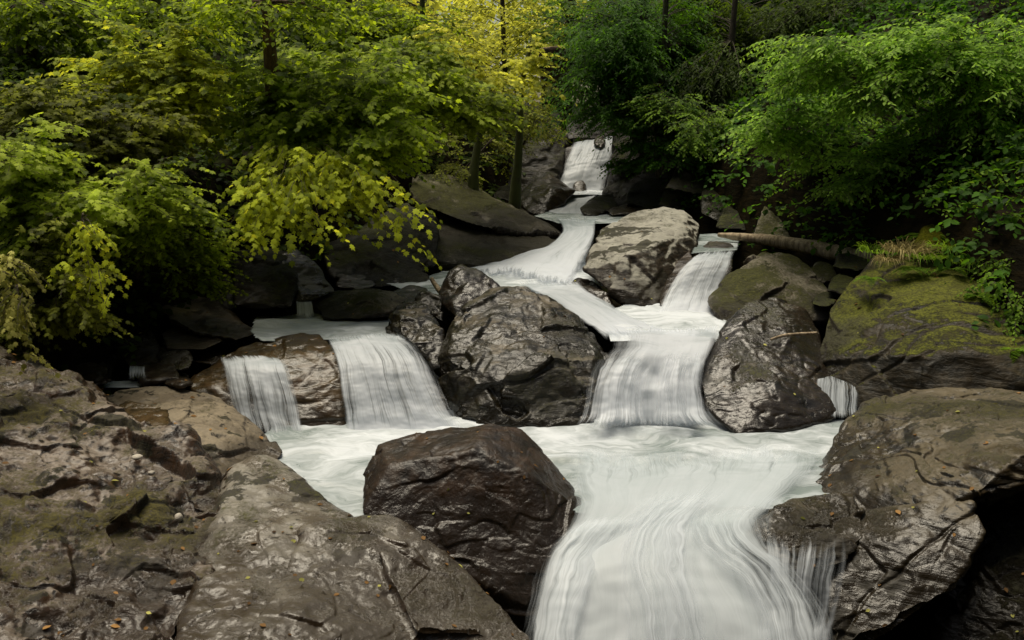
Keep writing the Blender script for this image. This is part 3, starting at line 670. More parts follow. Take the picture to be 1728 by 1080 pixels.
def foam_near(spots, base):
    S = [(at(x, y, z)[:2], r, a) for x, y, z, r, a in spots]
    def f(x, y):
        v = np.full(len(x), base)
        for c, r, a in S: v = v + .62 * a * np.exp(-(((x - c[0]) ** 2 + (y - c[1]) ** 2) / r ** 2))
        return np.clip(v, 0, 1.2)
    return f
ZL, ZM, ZU = -2.6, -2.05, -1.9
pool([(420, 740), (520, 700), (800, 690), (1000, 690), (1200, 690), (1470, 680), (1490, 760), (1475, 800), (1440, 852), (1320, 862), (1180, 856), (1040, 856), (970, 862), (900, 810), (800, 800), (700, 830), (650, 855), (625, 882), (575, 882), (440, 830)], ZL,
     foam_near([(650, 745, ZL, .55, .7), (500, 765, ZL, .35, .5), (1090, 715, ZL, .8, .7), (850, 735, ZL, .5, .6), (1000, 780, ZL, .5, .3), (1400, 710, ZL, .5, .4), (1230, 760, ZL, .5, .25), (560, 860, ZL, .4, .2)], .28), wave=.05, label='white foaming lower pool')
pool([(1012, 550), (1015, 525), (1100, 505), (1240, 510), (1225, 560), (1205, 578), (1030, 576), (1020, 562)], ZM, foam_near([(1150, 535, ZM, .5, .6), (1050, 570, ZM, .6, .5), (1130, 580, ZM, .6, .3)], .6), wave=.035, label='foaming middle pool right of the big dark boulder')
pool([(420, 560), (430, 535), (560, 525), (700, 520), (740, 560), (700, 572), (560, 574), (440, 578)], ZM, foam_near([(590, 560, ZM, .35, .5), (640, 545, ZM, .3, .4), (515, 540, ZM, .25, .4), (470, 560, ZM, .3, .3)], .34), wave=.035, label='greenish pool above the left falls')
pool([(790, 450), (820, 425), (1010, 430), (1030, 480), (985, 490), (900, 495), (860, 500), (720, 500), (650, 480), (700, 470)], ZU, foam_near([(880, 460, ZU, .9, .8), (940, 480, ZU, .6, .6)], .4), wave=.04, label='white pool at the foot of the central cascade')
pool([(900, 364), (930, 356), (1130, 352), (1150, 372), (1010, 377), (940, 376)], -1.45, foam_near([(950, 366, -1.45, .5, .5)], .15), wave=.015, label='smooth grey green pool below the top cascade')
pool([(930, 326), (940, 318), (1030, 318), (1030, 328), (940, 330)], -1.22, foam_near([(975, 322, -1.22, .8, .8)], .4), wave=.02, label='small pool at the foot of the top waterfall')
pool([(1165, 428), (1180, 395), (1250, 392), (1245, 422)], -1.52, foam_near([], .1), wave=.015, label='still water above the small right fall')
pool([(150, 652), (165, 643), (320, 643), (325, 650), (200, 654)], -2.3, foam_near([(215, 650, -2.3, .3, .5)], .15), wave=.015, label='shallow water film behind the tan boulder')

flow('waterfall', 'broad white waterfall at the top of the stream under the trees', [
    ((966, 240, 18.9), (1046, 230, 18.9), .55, .95), ((961, 248, 18.5), (1043, 236, 18.5), .7, .95), ((954, 268, 18.2), (1038, 258, 18.15), .62, .8), ((945, 292, 17.9), (1029, 288, 17.95), .7, .85, .1), ((932, 329, 17.6), (1018, 328, 17.6), .9, 1.1)],
    M['fall'], amp=.07, freq=5, softl=.14, softr=.12, fade=(0, 0))
flow('waterfall', 'short curved cascade just below the top waterfall', [
    ((950, 320, 17.5), (1024, 320, 17.3), .8, 1.1), ((950, 330, 16.9), (1012, 327, 16.9), .75, 1.1), ((932, 347, 16.2), (990, 344, 16.2), .75, 1.1), ((918, 363, 15.4), (1000, 363, 15.3), .7, 1.0), ((905, 370, 14.6), (1010, 370, 14.6), .4, .8)],
    M['fall'], amp=.03)
flow('waterfall', 'silky central cascade curving left around the long slab', [
    ((925, 362, -1.42), (1012, 364, -1.42), .1, 1.2), ((944, 376, -1.43), (1006, 377, -1.43), .3, 1.2), ((946, 396, 13.3), (1004, 394, 13.3), .5, 1.2, .03), ((915, 417, 12.95), (1000, 411, 12.9), .65, 1.2, .06), ((850, 435, 12.75), (988, 440, 12.2), .8, 1.2, .08), ((800, 448, 12.3), (975, 470, -1.84), .95, 1.1, .06), ((800, 468, -1.86), (965, 488, -1.86), .8, .8)],
    M['fall'], amp=.06, freq=4, nu=120)
flow('waterfall', 'slide of water between the dark midstream boulder and the low brown stone', [
    ((850, 468, -1.85), (975, 468, -1.85), .8, 1.0), ((890, 485, -1.86), (985, 485, -1.86), .65, 1.0), ((930, 507, 10.05), (1022, 507, 10.1), .5, 1.0, .02), ((970, 532, 9.6), (1060, 530, 9.7), .6, 1.0, .04), ((1005, 558, -2.01), (1110, 550, -2.01), .85, .9), ((1030, 582, -2.03), (1130, 566, -2.03), .8, .5)],
    M['fall'], amp=.035, freq=5)
flow('waterfall', 'small fan-shaped fall between the pale boulder and the striped grey boulder', [
    ((1185, 424, 11.1), (1245, 417, 11.4), .25, 1.1), ((1166, 437, 10.7), (1238, 430, 10.9), .5, 1.0, .03), ((1145, 458, 10.5), (1232, 450, 10.6), .6, .85, .05), ((1122, 495, 10.25), (1215, 490, 10.35), .65, .8, .05), ((1105, 532, 9.95), (1205, 532, 9.95), .95, .95, .03), ((1095, 546, 9.7), (1215, 546, 9.7), 1, .7)],
    M['fallthin'], amp=.03, freq=8)
mf = flow('waterfall', 'broad white main cascade dropping into the lower pool', [
    ((1015, 548, -2.0), (1218, 542, -2.0), .8, 1.0), ((1028, 572, -1.99), (1212, 566, -1.99), .82, 1.4, .02), ((1030, 592, -2.03), (1203, 588, -2.03), .8, 1.4, .04), ((1015, 612, 8.1), (1196, 610, 8.14), .72, 1.35, .06), ((1006, 640, 8.0), (1190, 636, 8.04), .78, 1.3, .02), ((1000, 672, 7.86), (1185, 668, 7.92), .74, 1.25, .05), ((988, 707, 7.80), (1200, 707, 7.82), .95, 1.2, .02), ((962, 728, -2.62), (1235, 728, -2.62), 1, .9)],
    M['fall'], amp=.085, freq=3.2, nu=140, softl=.34, softr=.10)
flow('veil', None, [
    ((1030, 592, -2.0), (1130, 590, -1.99), .6, .3), ((1004, 615, 8.0), (1110, 612, 7.98), .7, .5, .03), ((992, 650, 7.86), (1095, 648, 7.84), .75, .55, .04), ((980, 700, 7.72), (1090, 700, 7.70), .9, .6, .03), ((955, 730, 7.5), (1100, 732, 7.48), 1, .5)],
    M['fallthin'], amp=.05, freq=6, softl=.4, softr=.4, parent=mf)
flow('veil', None, [
    ((1120, 590, -1.99), (1195, 588, -2.0), .7, .4), ((1110, 615, 8.0), (1195, 612, 8.02), .8, .55, .03), ((1100, 655, 7.82), (1190, 650, 7.86), .85, .55, .05), ((1090, 700, 7.68), (1205, 700, 7.7), .95, .7, .04), ((1080, 735, 7.44), (1245, 735, 7.46), 1, .5)],
    M['fall'], amp=.06, freq=5, softl=.45, softr=.25, parent=mf)
flow('waterfall', 'larger left fall, a wide curtain of white streaks', [
    ((545, 562, -2.0), (690, 556, -2.0), .3, 1.0), ((554, 579, -2.01), (700, 575, -2.01), .5, 1.0, .02), ((562, 595, 8.28), (712, 592, 8.33), .6, .9, .04), ((569, 622, 8.08), (730, 616, 8.14), .62, .8, .05), ((574, 660, 7.96), (748, 655, 8.0), .65, .72, .05), ((580, 705, 7.86), (770, 700, 7.9), .75, .75, .03), ((580, 733, 7.78), (795, 727, 7.82), 1, 1.0), ((565, 755, 7.5), (815, 748, 7.6), 1, .6)],
    M['fallthin'], amp=.03, freq=8, nu=140, softl=.05, softr=.25)
flow('waterfall', 'smaller left fall, a narrow curtain beside the golden brown rock', [
    ((368, 596, 8.45), (472, 598, 8.4), .5, .75), ((373, 609, 8.2), (482, 611, 8.2), .6, .85, .02), ((378, 624, 8.02), (488, 624, 8.02), .6, .85, .02), ((386, 665, 7.88), (500, 665, 7.9), .6, .68, .02), ((400, 718, 7.78), (510, 718, 7.78), .65, .64, .02), ((415, 765, 7.58), (520, 765, 7.58), .9, .8)],
    M['fallthin'], amp=.025, freq=9, softl=.06, softr=.08)
ff = flow('waterfall', 'wide veil of white water pouring out of the lower pool beside the brown boulder', [
    ((930, 735, -2.565), (1420, 735, -2.565), .6, .5), ((945, 765, -2.56), (1410, 765, -2.56), .58, .35), ((962, 805, -2.555), (1385, 800, -2.555), .56, .9), ((966, 850, -2.575), (1335, 848, -2.58), .58, 1.4), ((958, 880, 5.98), (1298, 880, 6.0), .56, 1.5, .02), ((935, 915, 5.80), (1284, 912, 5.83), .60, 1.5, .04), ((914, 960, 5.62), (1294, 955, 5.66), .62, 1.5, .06), ((900, 1020, 5.45), (1325, 1020, 5.48), .66, 1.2, .08), ((892, 1080, 5.31), (1345, 1080, 5.34), .70, 1.25, .08), ((888, 1180, 5.15), (1345, 1180, 5.17), .75, 1.3, .08), ((885, 1320, 5.0), (1360, 1320, 5.0), .9, 1.3, .08)],
    M['front_fall'], amp=.05, freq=3.2, nu=220, nseg=30, softl=.10, softr=.16)
flow('veil', None, [
    ((985, 855, 6.02), (1120, 850, 6.02), .5, .3), ((950, 890, 5.86), (1080, 885, 5.88), .7, .55, .02), ((915, 935, 5.68), (1040, 930, 5.70), .75, .55, .04), ((895, 1000, 5.46), (1010, 1000, 5.44), .8, .6, .04), ((880, 1080, 5.27), (990, 1080, 5.24), .8, .6, .04), ((875, 1180, 5.1), (985, 1180, 5.08), .8, .6, .04)],
    M['front_fall'], amp=.05, freq=4, softl=.35, softr=.4, fade=(1, 0), parent=ff)
flow('veil', None, [
    ((1180, 848, 6.05), (1345, 838, 6.1), .4, .3), ((1150, 880, 5.90), (1310, 872, 5.96), .5, .5, .03), ((1165, 925, 5.70), (1310, 915, 5.74), .6, .55, .05), ((1210, 975, 5.52), (1355, 970, 5.54), .7, .5, .05), ((1250, 1030, 5.37), (1395, 1030, 5.38), .75, .52, .04), ((1265, 1090, 5.24), (1410, 1090, 5.26), .8, .6, .04), ((1270, 1180, 5.1), (1415, 1180, 5.12), .8, .6)],
    M['front_fall'], amp=.05, freq=4, softl=.4, softr=.35, fade=(1, 0), parent=ff)
flow('veil', None, [
    ((1120, 800, -2.52), (1300, 790, -2.52), .6, .3), ((1070, 850, -2.54), (1230, 850, -2.54), .8, .5, .02), ((1040, 900, 5.82), (1190, 900, 5.83), .85, .5, .05), ((1030, 970, 5.53), (1190, 970, 5.52), .85, .5, .07), ((1040, 1050, 5.32), (1220, 1050, 5.32), .85, .5, .07), ((1050, 1150, 5.12), (1240, 1150, 5.12), .85, .5)],
    M['front_fall'], amp=.06, freq=3, softl=.45, softr=.45, fade=(1, 0), parent=ff)
flow('waterfall', 'thin streaks of water dripping off the wet ledge at the lower right', [
    ((1282, 880, 5.84), (1425, 876, 5.86), .4, .0), ((1276, 918, 5.68), (1432, 912, 5.70), .4, .12), ((1280, 952, 5.58), (1430, 948, 5.58), .6, .5), ((1286, 990, 5.53), (1424, 990, 5.53), .7, .62), ((1296, 1040, 5.5), (1414, 1040, 5.5), .65, .52), ((1290, 1080, 5.47), (1405, 1080, 5.47), .8, .8), ((1285, 1150, 5.44), (1405, 1150, 5.44), .8, .8)],
    M['fallthin'], amp=.02, freq=9, softl=.2, softr=.2)
flow('waterfall', 'thin trickle falling off the grey green stone into the left pool', [
    ((497, 505, 10.0), (526, 505, 10.0), .5, .7), ((499, 512, 9.85), (528, 512, 9.85), .6, .75), ((500, 528, 9.78), (530, 528, 9.78), .6, .7), ((498, 542, 9.7), (534, 542, 9.7), .9, .7)], M['fallthin'], nu=40, amp=.01, freq=12, fade=(0, 1))
flow('waterfall', 'tiny trickle in the shade behind the smooth tan boulder', [
    ((218, 618, 8.35), (245, 618, 8.3), .5, .6), ((217, 628, 8.15), (245, 628, 8.1), .6, .65), ((216, 650, 8.0), (250, 650, 7.95), .7, .6)], M['fallthin'], nu=40, amp=.01, freq=12, fade=(0, 1))
flow('waterfall', 'pair of faint trickles behind the shiny dark boulder on the right', [
    ((1378, 628, 8.5), (1450, 640, 8.35), .3, .3), ((1378, 645, 8.2), (1452, 655, 8.15), .4, .42), ((1376, 690, 7.98), (1452, 695, 7.98), .45, .42), ((1372, 712, 7.85), (1455, 712, 7.85), .7, .5)], M['fallthin'], nu=60, amp=.01, freq=9, fade=(0, 1))

# ------------------------------------------------------------------ vegetation
def tube(paths, sides=6):
    """paths: list of (points (n,3), radii (n)) -> V, F"""
    Vs, Fs, b = [], [], 0
    ang = np.linspace(0, 2 * math.pi, sides, endpoint=False)
    for P, r in paths:
        P = np.asarray(P, float); r = np.broadcast_to(np.asarray(r, float), (len(P),))
        T = np.gradient(P, axis=0); T /= np.maximum(np.linalg.norm(T, axis=1)[:, None], 1e-9)
        ref = np.where(np.abs(T[:, 2:3]) > .9, np.array((1., 0, 0)), np.array((0, 0, 1.)))
        A = np.cross(T, ref); A /= np.maximum(np.linalg.norm(A, axis=1)[:, None], 1e-9); B = np.cross(T, A)
        ring = P[:, None] + r[:, None, None] * (np.cos(ang)[None, :, None] * A[:, None] + np.sin(ang)[None, :, None] * B[:, None])
        n = len(P); Vs.append(ring.reshape(-1, 3))
        id_ = np.arange(n * sides).reshape(n, sides) + b; nx_ = np.roll(id_, -1, 1)
        Fs.append(np.stack([id_[:-1].ravel(), nx_[:-1].ravel(), nx_[1:].ravel(), id_[1:].ravel()], 1)); b += n * sides
    return np.concatenate(Vs), np.concatenate(Fs)

def _tmpl(v, f): return np.array(v, float), np.array(f)
def maple():
    h = [(.0, .0), (.24, -.08), (.22, .10), (.52, .24), (.34, .36), (.46, .66), (.2, .62), (.0, 1.)]
    o = h + [(-x, y) for x, y in h[-2:0:-1]]
    v = [(x, y - .0, -.30 * x * x - .12 * y * y + .04 * abs(x)) for x, y in o] + [(0, .38, .03)]
    n = len(o); return _tmpl(v, [(i, (i + 1) % n, n) for i in range(n)])
OV = _tmpl([(0, 0, 0), (.25, .22, .07), (.33, .55, .06), (0, 1, -.06), (-.33, .55, .06), (-.25, .22, .07)], [(0, 1, 2, 3), (0, 3, 4, 5)])
LW = _tmpl([(0, 0, 0), (.2, .3, .04), (.2, .6, .03), (0, 1, -.06), (-.2, .6, .03), (-.2, .3, .04)], [(0, 1, 2, 3), (0, 3, 4, 5)])
LZ = _tmpl([(0, 0, 0), (.17, .4, .03), (0, 1, -.05), (-.17, .4, .03)], [(0, 1, 2, 3)])
NEED = _tmpl([(-.05, 0, 0), (.05, 0, 0), (.07, .6, 0), (0, 1, -.04), (-.07, .6, 0)], [(0, 1, 2, 3, 4)])
MP = maple()

def unit(a): return a / np.maximum(np.linalg.norm(a, axis=-1)[..., None], 1e-9)
def leaves(P, D, Nn, S, shade, T):
    D = unit(D); X = unit(np.cross(D, Nn)); Z = np.cross(X, D)
    tv, tf = T
    V = P[:, None] + S[:, None, None] * (tv[None, :, 0:1] * X[:, None] + tv[None, :, 1:2] * D[:, None] + tv[None, :, 2:3] * Z[:, None])
    n, k = len(P), len(tv)
    F = (tf[None] + (np.arange(n) * k)[:, None, None]).reshape(-1, tf.shape[1])
    return V.reshape(-1, 3), F, np.repeat(shade, k)

def twigs(rs, S, D, L, m, size, T, droop=.25, spread=55, tilt=.35, pair=True, face=None, jit=.25):
    """m leaves along every twig (start S, direction D, length L); returns the leaf arrays"""
    n = len(S); D = unit(D)
    t = (np.arange(m) + .6) / m
    t = np.broadcast_to(t, (n, m)) + rs.uniform(-.3, .3, (n, m)) / m
    side = unit(np.cross(D, np.broadcast_to((0, 0, 1.), D.shape)) + 1e-6)
    P = S[:, None] + D[:, None] * (L[:, None] * t)[..., None]
    P[..., 2] -= (droop * L[:, None] * t ** 2)
    sg = np.where((np.arange(m) % 2) == 0, 1., -1.)[None, :, None]
    a = math.radians(spread) * rs.uniform(.6, 1.25, (n, m, 1)) * np.where(np.arange(m) == m - 1, .15, 1.)[None, :, None]
    dd = D[:, None] * np.cos(a) + side[:, None] * sg * np.sin(a) + rs.normal(0, jit, (n, m, 3))
    dd[..., 2] -= tilt + 2 * droop * t * .5
    nn = np.array((0, 0, 1.)) + rs.normal(0, jit * 1.2, (n, m, 3))
    if face is not None: nn = nn + np.array(face)
    sz = size * rs.uniform(.65, 1.2, (n, m)) * (1 - .25 * t)
    sh0 = rs.normal(0, .24, (n, 1)); sh = np.clip(.42 + sh0 + rs.normal(0, .16, (n, m)), 0, 1)
    return leaves(P.reshape(-1, 3), dd.reshape(-1, 3), nn.reshape(-1, 3), sz.ravel(), sh.ravel(), T)

def blobs(rs, B, n):
    """n points inside photo ellipses (cx, cy, rx, ry, Y0, Y1[, weight])"""
    w = np.array([b[2] * b[3] * (b[6] if len(b) > 6 else 1) for b in B], float); w /= w.sum()
    out = []
    for i in rs.choice(len(B), n, p=w):
        b = B[i]; r = math.sqrt(rs.uniform()); a = rs.uniform(0, 6.283)
        r *= 1 + .3 * math.sin(3 * a + b[0]) * rs.uniform() + (.45 * rs.uniform() if rs.uniform() < .16 else 0)
        p = at(b[0] + b[2] * r * math.cos(a), b[1] + b[3] * r * math.sin(a), rs.uniform(b[4], b[5]))
        ph = .11 * math.sin(p[0] * 2.1) + .09 * math.sin(p[1] * 3.3)
        p[2] = (round((p[2] + ph) / .33) + rs.normal(0, .11)) * .33 - ph
        out.append(p)
    return np.array(out)

_bc = [0]
def shrub(label, base, B, mat, n=60, tw=9, m=9, size=.075, L=.34, T=MP, droop=.25, tilt=.35, cat='bush', name='bush', spread=55, group=None,
          face=(0, -.35, 0), wood=M['twig'] if 'twig' in M else None, rad=.02, jit=.25, reach=.75, up=.0, part='foliage'):
    _bc[0] += 1; rs = RS(_bc[0] * 11 + 5)
    base = np.asarray(base, float)
    root = empty(name, base); tag(root, label, cat, group)
    tips = blobs(rs, B, n)
    paths, S, D, LL = [], [], [], []
    # main limbs: a few stems fanning towards clusters of tips
    k = max(2, min(7, n // 12)); hubs = tips[rs.choice(n, k, replace=False)]
    hub_of = np.argmin(((tips[:, None] - hubs[None]) ** 2).sum(2), 1)
    stems = []
    for h in hubs:
        e = base + (h - base) * .72; t = np.linspace(0, 1, 9)[:, None]
        bow = np.array((0, 0, .18 * np.linalg.norm(h - base)))
        P = base * (1 - t) + e * t + bow * (4 * t * (1 - t)) * .5 + rs.normal(0, .02, (9, 3)) * t
        stems.append(P); paths.append((P, np.linspace(rad, rad * .45, 9)))
    for tip, hb in zip(tips, hub_of):
        P0 = stems[hb]; d = ((P0 - tip) ** 2).sum(1); j = max(2, int(np.argmin(d)) - 1); s = P0[j]
        t = np.linspace(0, 1, 7)[:, None]; ln = np.linalg.norm(tip - s)
        P = s * (1 - t) + tip * t; P[:, 2] += (.22 * ln * (t[:, 0] * (1 - t[:, 0])) * 2) - up
        paths.append((P, np.linspace(rad * .4, rad * .1, 7)))
        tan = unit(P[-1] - P[-3])
        for q in range(tw):
            f = 1 - reach * rs.uniform() ** 1.5
            if ln * f < ln - 1.1: f = 1 - rs.uniform(0, 1.1) / ln
            p = s * (1 - f) + tip * f; p = p + np.array((0, 0, .22 * ln * f * (1 - f) * 2))
            a = rs.uniform(-1.3, 1.3); c_, s_ = math.cos(a), math.sin(a)
            h = np.array((tan[0] * c_ - tan[1] * s_, tan[0] * s_ + tan[1] * c_, tan[2] * .3 + rs.uniform(-.28, .10)))
            if np.linalg.norm(h[:2]) < .2: h[:2] += rs.normal(0, .5, 2)
            S.append(p + rs.normal(0, .05, 3)); D.append(unit(h)); LL.append(L * rs.uniform(.6, 1.3))
    S, D, LL = np.array(S), np.array(D), np.array(LL)
    V, F, sh = twigs(rs, S, D, LL, m, size, T, droop, spread, tilt, face=face, jit=jit)
    mesh_obj(part, V, F, mat, parent=root, attrs=dict(shade=sh), smooth=False)
    for s_, d_, l_ in list(zip(S, D, LL))[::2]:
        t = np.linspace(0, 1, 4)[:, None]; P = s_ + d_ * l_ * t; P[:, 2] -= (droop * l_ * t[:, 0] ** 2); paths.append((P, np.linspace(.004, .0015, 4)))
    V, F = tube(paths, 5)
    mesh_obj('branches', V, F, wood, parent=root)
    return root

def tree(label, x, y, Y, H, r, mat, bark, B=None, n=40, tw=10, m=9, size=.09, L=.5, T=OV, lean=(0, 0), group=None, crown=None, droop=.2, tilt=.3, spread=55, cat='tree', name='tree', top=None, jit=.3, fix=False):
    """trunk from a foot at photo (x, y); crown from photo ellipses B"""
    _bc[0] += 1; rs = RS(_bc[0] * 13 + 1)
    foot = at(x, y, Y); foot[2] = foot[2] if fix else min(foot[2], ground_z(np.array([foot[0]]), np.array([foot[1]]))[0] + .1)
    root = empty(name, foot); tag(root, label, cat, group)
    t = np.linspace(0, 1, 14)[:, None]
    P = foot + np.array((lean[0], lean[1], H)) * t + np.stack([.06 * np.sin(t[:, 0] * 5 + x), .06 * np.cos(t[:, 0] * 4 + x), 0 * t[:, 0]], 1)
    P[0, 2] -= .4
    rr = r * (1 - .6 * t[:, 0]) * (1 + .5 * np.exp(-t[:, 0] * 14))
    V, F = tube([(P, rr)], 12)
    V = V + (.12 * r * pnoise(V * np.array((6, 6, 1.5))))[:, None] * unit(V - np.array((foot[0], foot[1], 0)) * np.array((1, 1, 0)))
    mesh_obj('trunk', V, F, bark, parent=root)
    if B:
        tips = blobs(rs, B, n); paths, S, D, LL = [], [], [], []
        for tip in tips:
            hz = np.clip((tip[2] - foot[2] - .25 * np.linalg.norm(tip[:2] - foot[:2])) / H, .12, .97); j = hz * 13; j0 = int(j); j1 = min(j0 + 1, 13); s = P[j0] * (1 - (j - j0)) + P[j1] * (j - j0)
            tt = np.linspace(0, 1, 6)[:, None]; ln = np.linalg.norm(tip - s)
            Q = s * (1 - tt) + tip * tt; Q[:, 2] += .25 * ln * tt[:, 0] * (1 - tt[:, 0]); paths.append((Q, np.linspace(r * .16, .006, 6)))
            tan = unit(Q[-1] - Q[-3])
            for q in range(tw):
                f = max(1 - .7 * rs.uniform() ** 1.5, 1 - 1.6 / max(ln, .1)) if ln > 1.6 else 1 - .7 * rs.uniform() ** 1.5
                p = s * (1 - f) + tip * f + np.array((0, 0, .25 * ln * f * (1 - f)))
                a = rs.uniform(-1.4, 1.4); c_, s_ = math.cos(a), math.sin(a)
                h = np.array((tan[0] * c_ - tan[1] * s_, tan[0] * s_ + tan[1] * c_, tan[2] * .3 + rs.uniform(-.35, .2)))
                if np.linalg.norm(h[:2]) < .2: h[:2] += rs.normal(0, .5, 2)
                S.append(p + rs.normal(0, .08, 3)); D.append(unit(h)); LL.append(L * rs.uniform(.6, 1.3))
        V, F, sh = twigs(rs, np.array(S), np.array(D), np.array(LL), m, size, T, droop, spread, tilt, face=(0, -.35, 0), jit=jit)
        mesh_obj('crown', V, F, mat, parent=root, attrs=dict(shade=sh), smooth=False)
        V, F = tube(paths, 5); mesh_obj('branches', V, F, bark, parent=root)
    return root

def foot(x, y, Y): return at(x, y, Y)
M['twig'] = M['twig']
# --- left bank shrubs (nearest last)
shrub('tall yellow green bush overhanging the left bank beside the long slab', foot(560, 330, 12.6),
      [(480, 150, 110, 60, 10.2, 11.5), (620, 150, 110, 75, 10, 11.5), (540, 230, 110, 60, 9.8, 11), (640, 220, 80, 55, 9.8, 11)], M['L_mid'], n=120, tw=12, m=9, size=.092, L=.40)
shrub('bright yellow green spray of big leaves hanging in front of the dark overhang', foot(600, 250, 12.0),
      [(540, 300, 115, 45, 9.0, 9.6), (620, 330, 80, 45, 9.0, 9.6), (470, 350, 80, 35, 8.9, 9.4), (410, 395, 32, 18, 8.8, 9.2), (690, 375, 22, 25, 9, 9.4), (520, 385, 40, 22, 8.9, 9.3)], M['L_light'], n=60, tw=6, m=7, size=.088, L=.3, rad=.012, droop=.4, tilt=.5)
shrub('wide green bush whose pale top catches the light, left of centre', foot(700, 300, 14.5),
      [(560, 105, 120, 30, 11.5, 12.5), (690, 120, 80, 38, 12, 13), (770, 165, 75, 35, 12.5, 13.5), (820, 195, 42, 22, 12.8, 13.4)], M['L_grey'], n=90, tw=11, m=9, size=.098, L=.42)
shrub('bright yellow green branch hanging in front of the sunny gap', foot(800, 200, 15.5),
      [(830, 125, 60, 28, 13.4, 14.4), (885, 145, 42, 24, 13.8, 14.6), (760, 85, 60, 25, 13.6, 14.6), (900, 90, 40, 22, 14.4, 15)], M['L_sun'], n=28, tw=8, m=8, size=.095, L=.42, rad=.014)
shrub('mid green bush on the left bank with a lit crown', foot(300, 330, 11.5),
      [(250, 100, 100, 45, 10.2, 11.2), (330, 170, 60, 50, 10, 11), (180, 170, 95, 45, 10, 11), (300, 90, 60, 30, 10, 11)], M['L_light'], n=80, tw=11, m=9, size=.088, L=.38)
shrub('olive brown thicket on the left bank above the dark hollow', foot(150, 420, 9.5),
      [(150, 250, 110, 70, 9, 10), (250, 230, 80, 45, 9.3, 10.2), (70, 200, 80, 60, 9, 10)], M['L_olive'], n=90, tw=11, m=9, size=.08, L=.34)
shrub('grey green bush at the left edge, half way up', foot(60, 470, 8.3),
      [(90, 330, 95, 70, 7.6, 8.6), (210, 330, 70, 55, 8.2, 9.0), (30, 260, 60, 60, 7.6, 8.4), (300, 330, 40, 20, 8.4, 9)], M['L_grey'], n=85, tw=10, m=9, size=.078, L=.32)
shrub('leafy green bush trailing over the shaded left rocks', foot(230, 470, 9.2),
      [(230, 385, 80, 40, 8.3, 9), (310, 400, 70, 40, 8.8, 9.4), (330, 440, 50, 35, 9, 9.5)], M['L_mid'], n=60, tw=11, m=9, size=.05, L=.24, rad=.012)
shrub('pale yellow leaved creeper hanging in strands at the far left edge', foot(20, 440, 6.6),
      [(12, 490, 32, 55, 6.2, 6.6), (28, 565, 30, 30, 6.2, 6.6)], M['L_pale'], n=11, tw=5, m=7, size=.05, L=.2, droop=.6, tilt=.7, rad=.008)
shrub('hanging tendrils with yellow leaves in front of the left hollow', foot(140, 360, 7.6),
      [(145, 415, 34, 45, 7, 7.5), (150, 465, 36, 20, 7, 7.4), (225, 505, 22, 16, 7.3, 7.6)], M['L_light'], n=11, tw=4, m=7, size=.06, L=.2, droop=.6, tilt=.7, rad=.008)
shrub('brown olive scrub hanging from the lower left bank', foot(60, 520, 7.6),
      [(110, 520, 80, 40, 7.2, 7.9), (60, 440, 60, 50, 7.4, 8), (20, 540, 40, 40, 7, 7.6)], M['L_olive'], n=60, tw=10, m=8, size=.055, L=.22, rad=.01)
# --- centre background
shrub('brushy olive shrub on the bank below the railing', foot(780, 300, 15.6),
      [(740, 240, 45, 30, 15, 16), (835, 250, 30, 25, 15.6, 16.5), (890, 180, 55, 30, 16, 17), (780, 300, 60, 10, 14.6, 15.4)], M['L_olive'], n=48, tw=10, m=9, size=.06, L=.3, T=OV)
shrub('dim brownish twiggy bush overhanging the rock left of the top waterfall', foot(880, 250, 17.4),
      [(900, 215, 45, 25, 16.8, 17.6), (850, 215, 40, 25, 16.6, 17.4)], M['L_olive'], n=40, tw=9, m=9, size=.055, L=.3, T=OV)
# --- right side
shrub('feathery fresh green bush leaning in from the right over the bank', foot(1700, 300, 11.2),
      [(1400, 85, 130, 28, 10.4, 11.4), (1560, 120, 130, 55, 10.2, 11.4), (1480, 150, 80, 26, 10.4, 11.4), (1650, 80, 90, 60, 10.2, 11.2), (1690, 180, 70, 50, 10, 11), (1590, 50, 60, 30, 10.4, 11.4), (1480, 70, 70, 22, 10.4, 11.4)],
      M['L_fresh'], n=130, tw=10, m=13, size=.088, L=.42, T=LW, spread=60, rad=.018)
shrub('pale tipped leafy branch reaching left in front of the dark conifers', foot(1560, 200, 11.5),
      [(1300, 115, 55, 22, 11, 12), (1370, 100, 50, 18, 10.6, 11.4), (1340, 60, 25, 8, 10.6, 11)], M['L_fresh'], n=34, tw=9, m=12, size=.08, L=.34, T=LW, rad=.014)
shrub('round-leaved green shrub in tiers above the egg-shaped stone', foot(1400, 320, 12.6),
      [(1345, 190, 70, 35, 11.4, 12.4), (1330, 240, 70, 30, 11.2, 12.2), (1400, 220, 50, 35, 11.6, 12.4)], M['L_fresh'], n=60, tw=10, m=9, size=.075, L=.34, T=OV)
shrub('low flat spray of green leaves over the grey leaning slab', foot(1560, 300, 11),
      [(1460, 250, 70, 16, 10.6, 11.4), (1520, 240, 60, 16, 10.4, 11.2), (1450, 285, 50, 14, 10.6, 11.2), (1420, 300, 30, 8, 10.6, 11)], M['L_fresh'], n=30, tw=9, m=9, size=.07, L=.32, T=OV, rad=.01)
shrub('dense green undergrowth bush at the right edge above the mossy boulder', foot(1720, 370, 10.8),
      [(1670, 285, 60, 35, 10.4, 11.2), (1715, 320, 45, 40, 10.2, 11), (1600, 275, 50, 22, 10.6, 11.4)], M['L_fern'], n=55, tw=10, m=10, size=.055, L=.28, T=OV, rad=.01)
shrub('leafy green plant hanging down the right face of the huge mossy boulder', foot(1740, 440, 9.0),
      [(1700, 470, 40, 40, 8.3, 8.9), (1715, 540, 30, 30, 8, 8.5)], M['L_fern'], n=22, tw=8, m=10, size=.05, L=.24, T=OV, rad=.008, droop=.5)
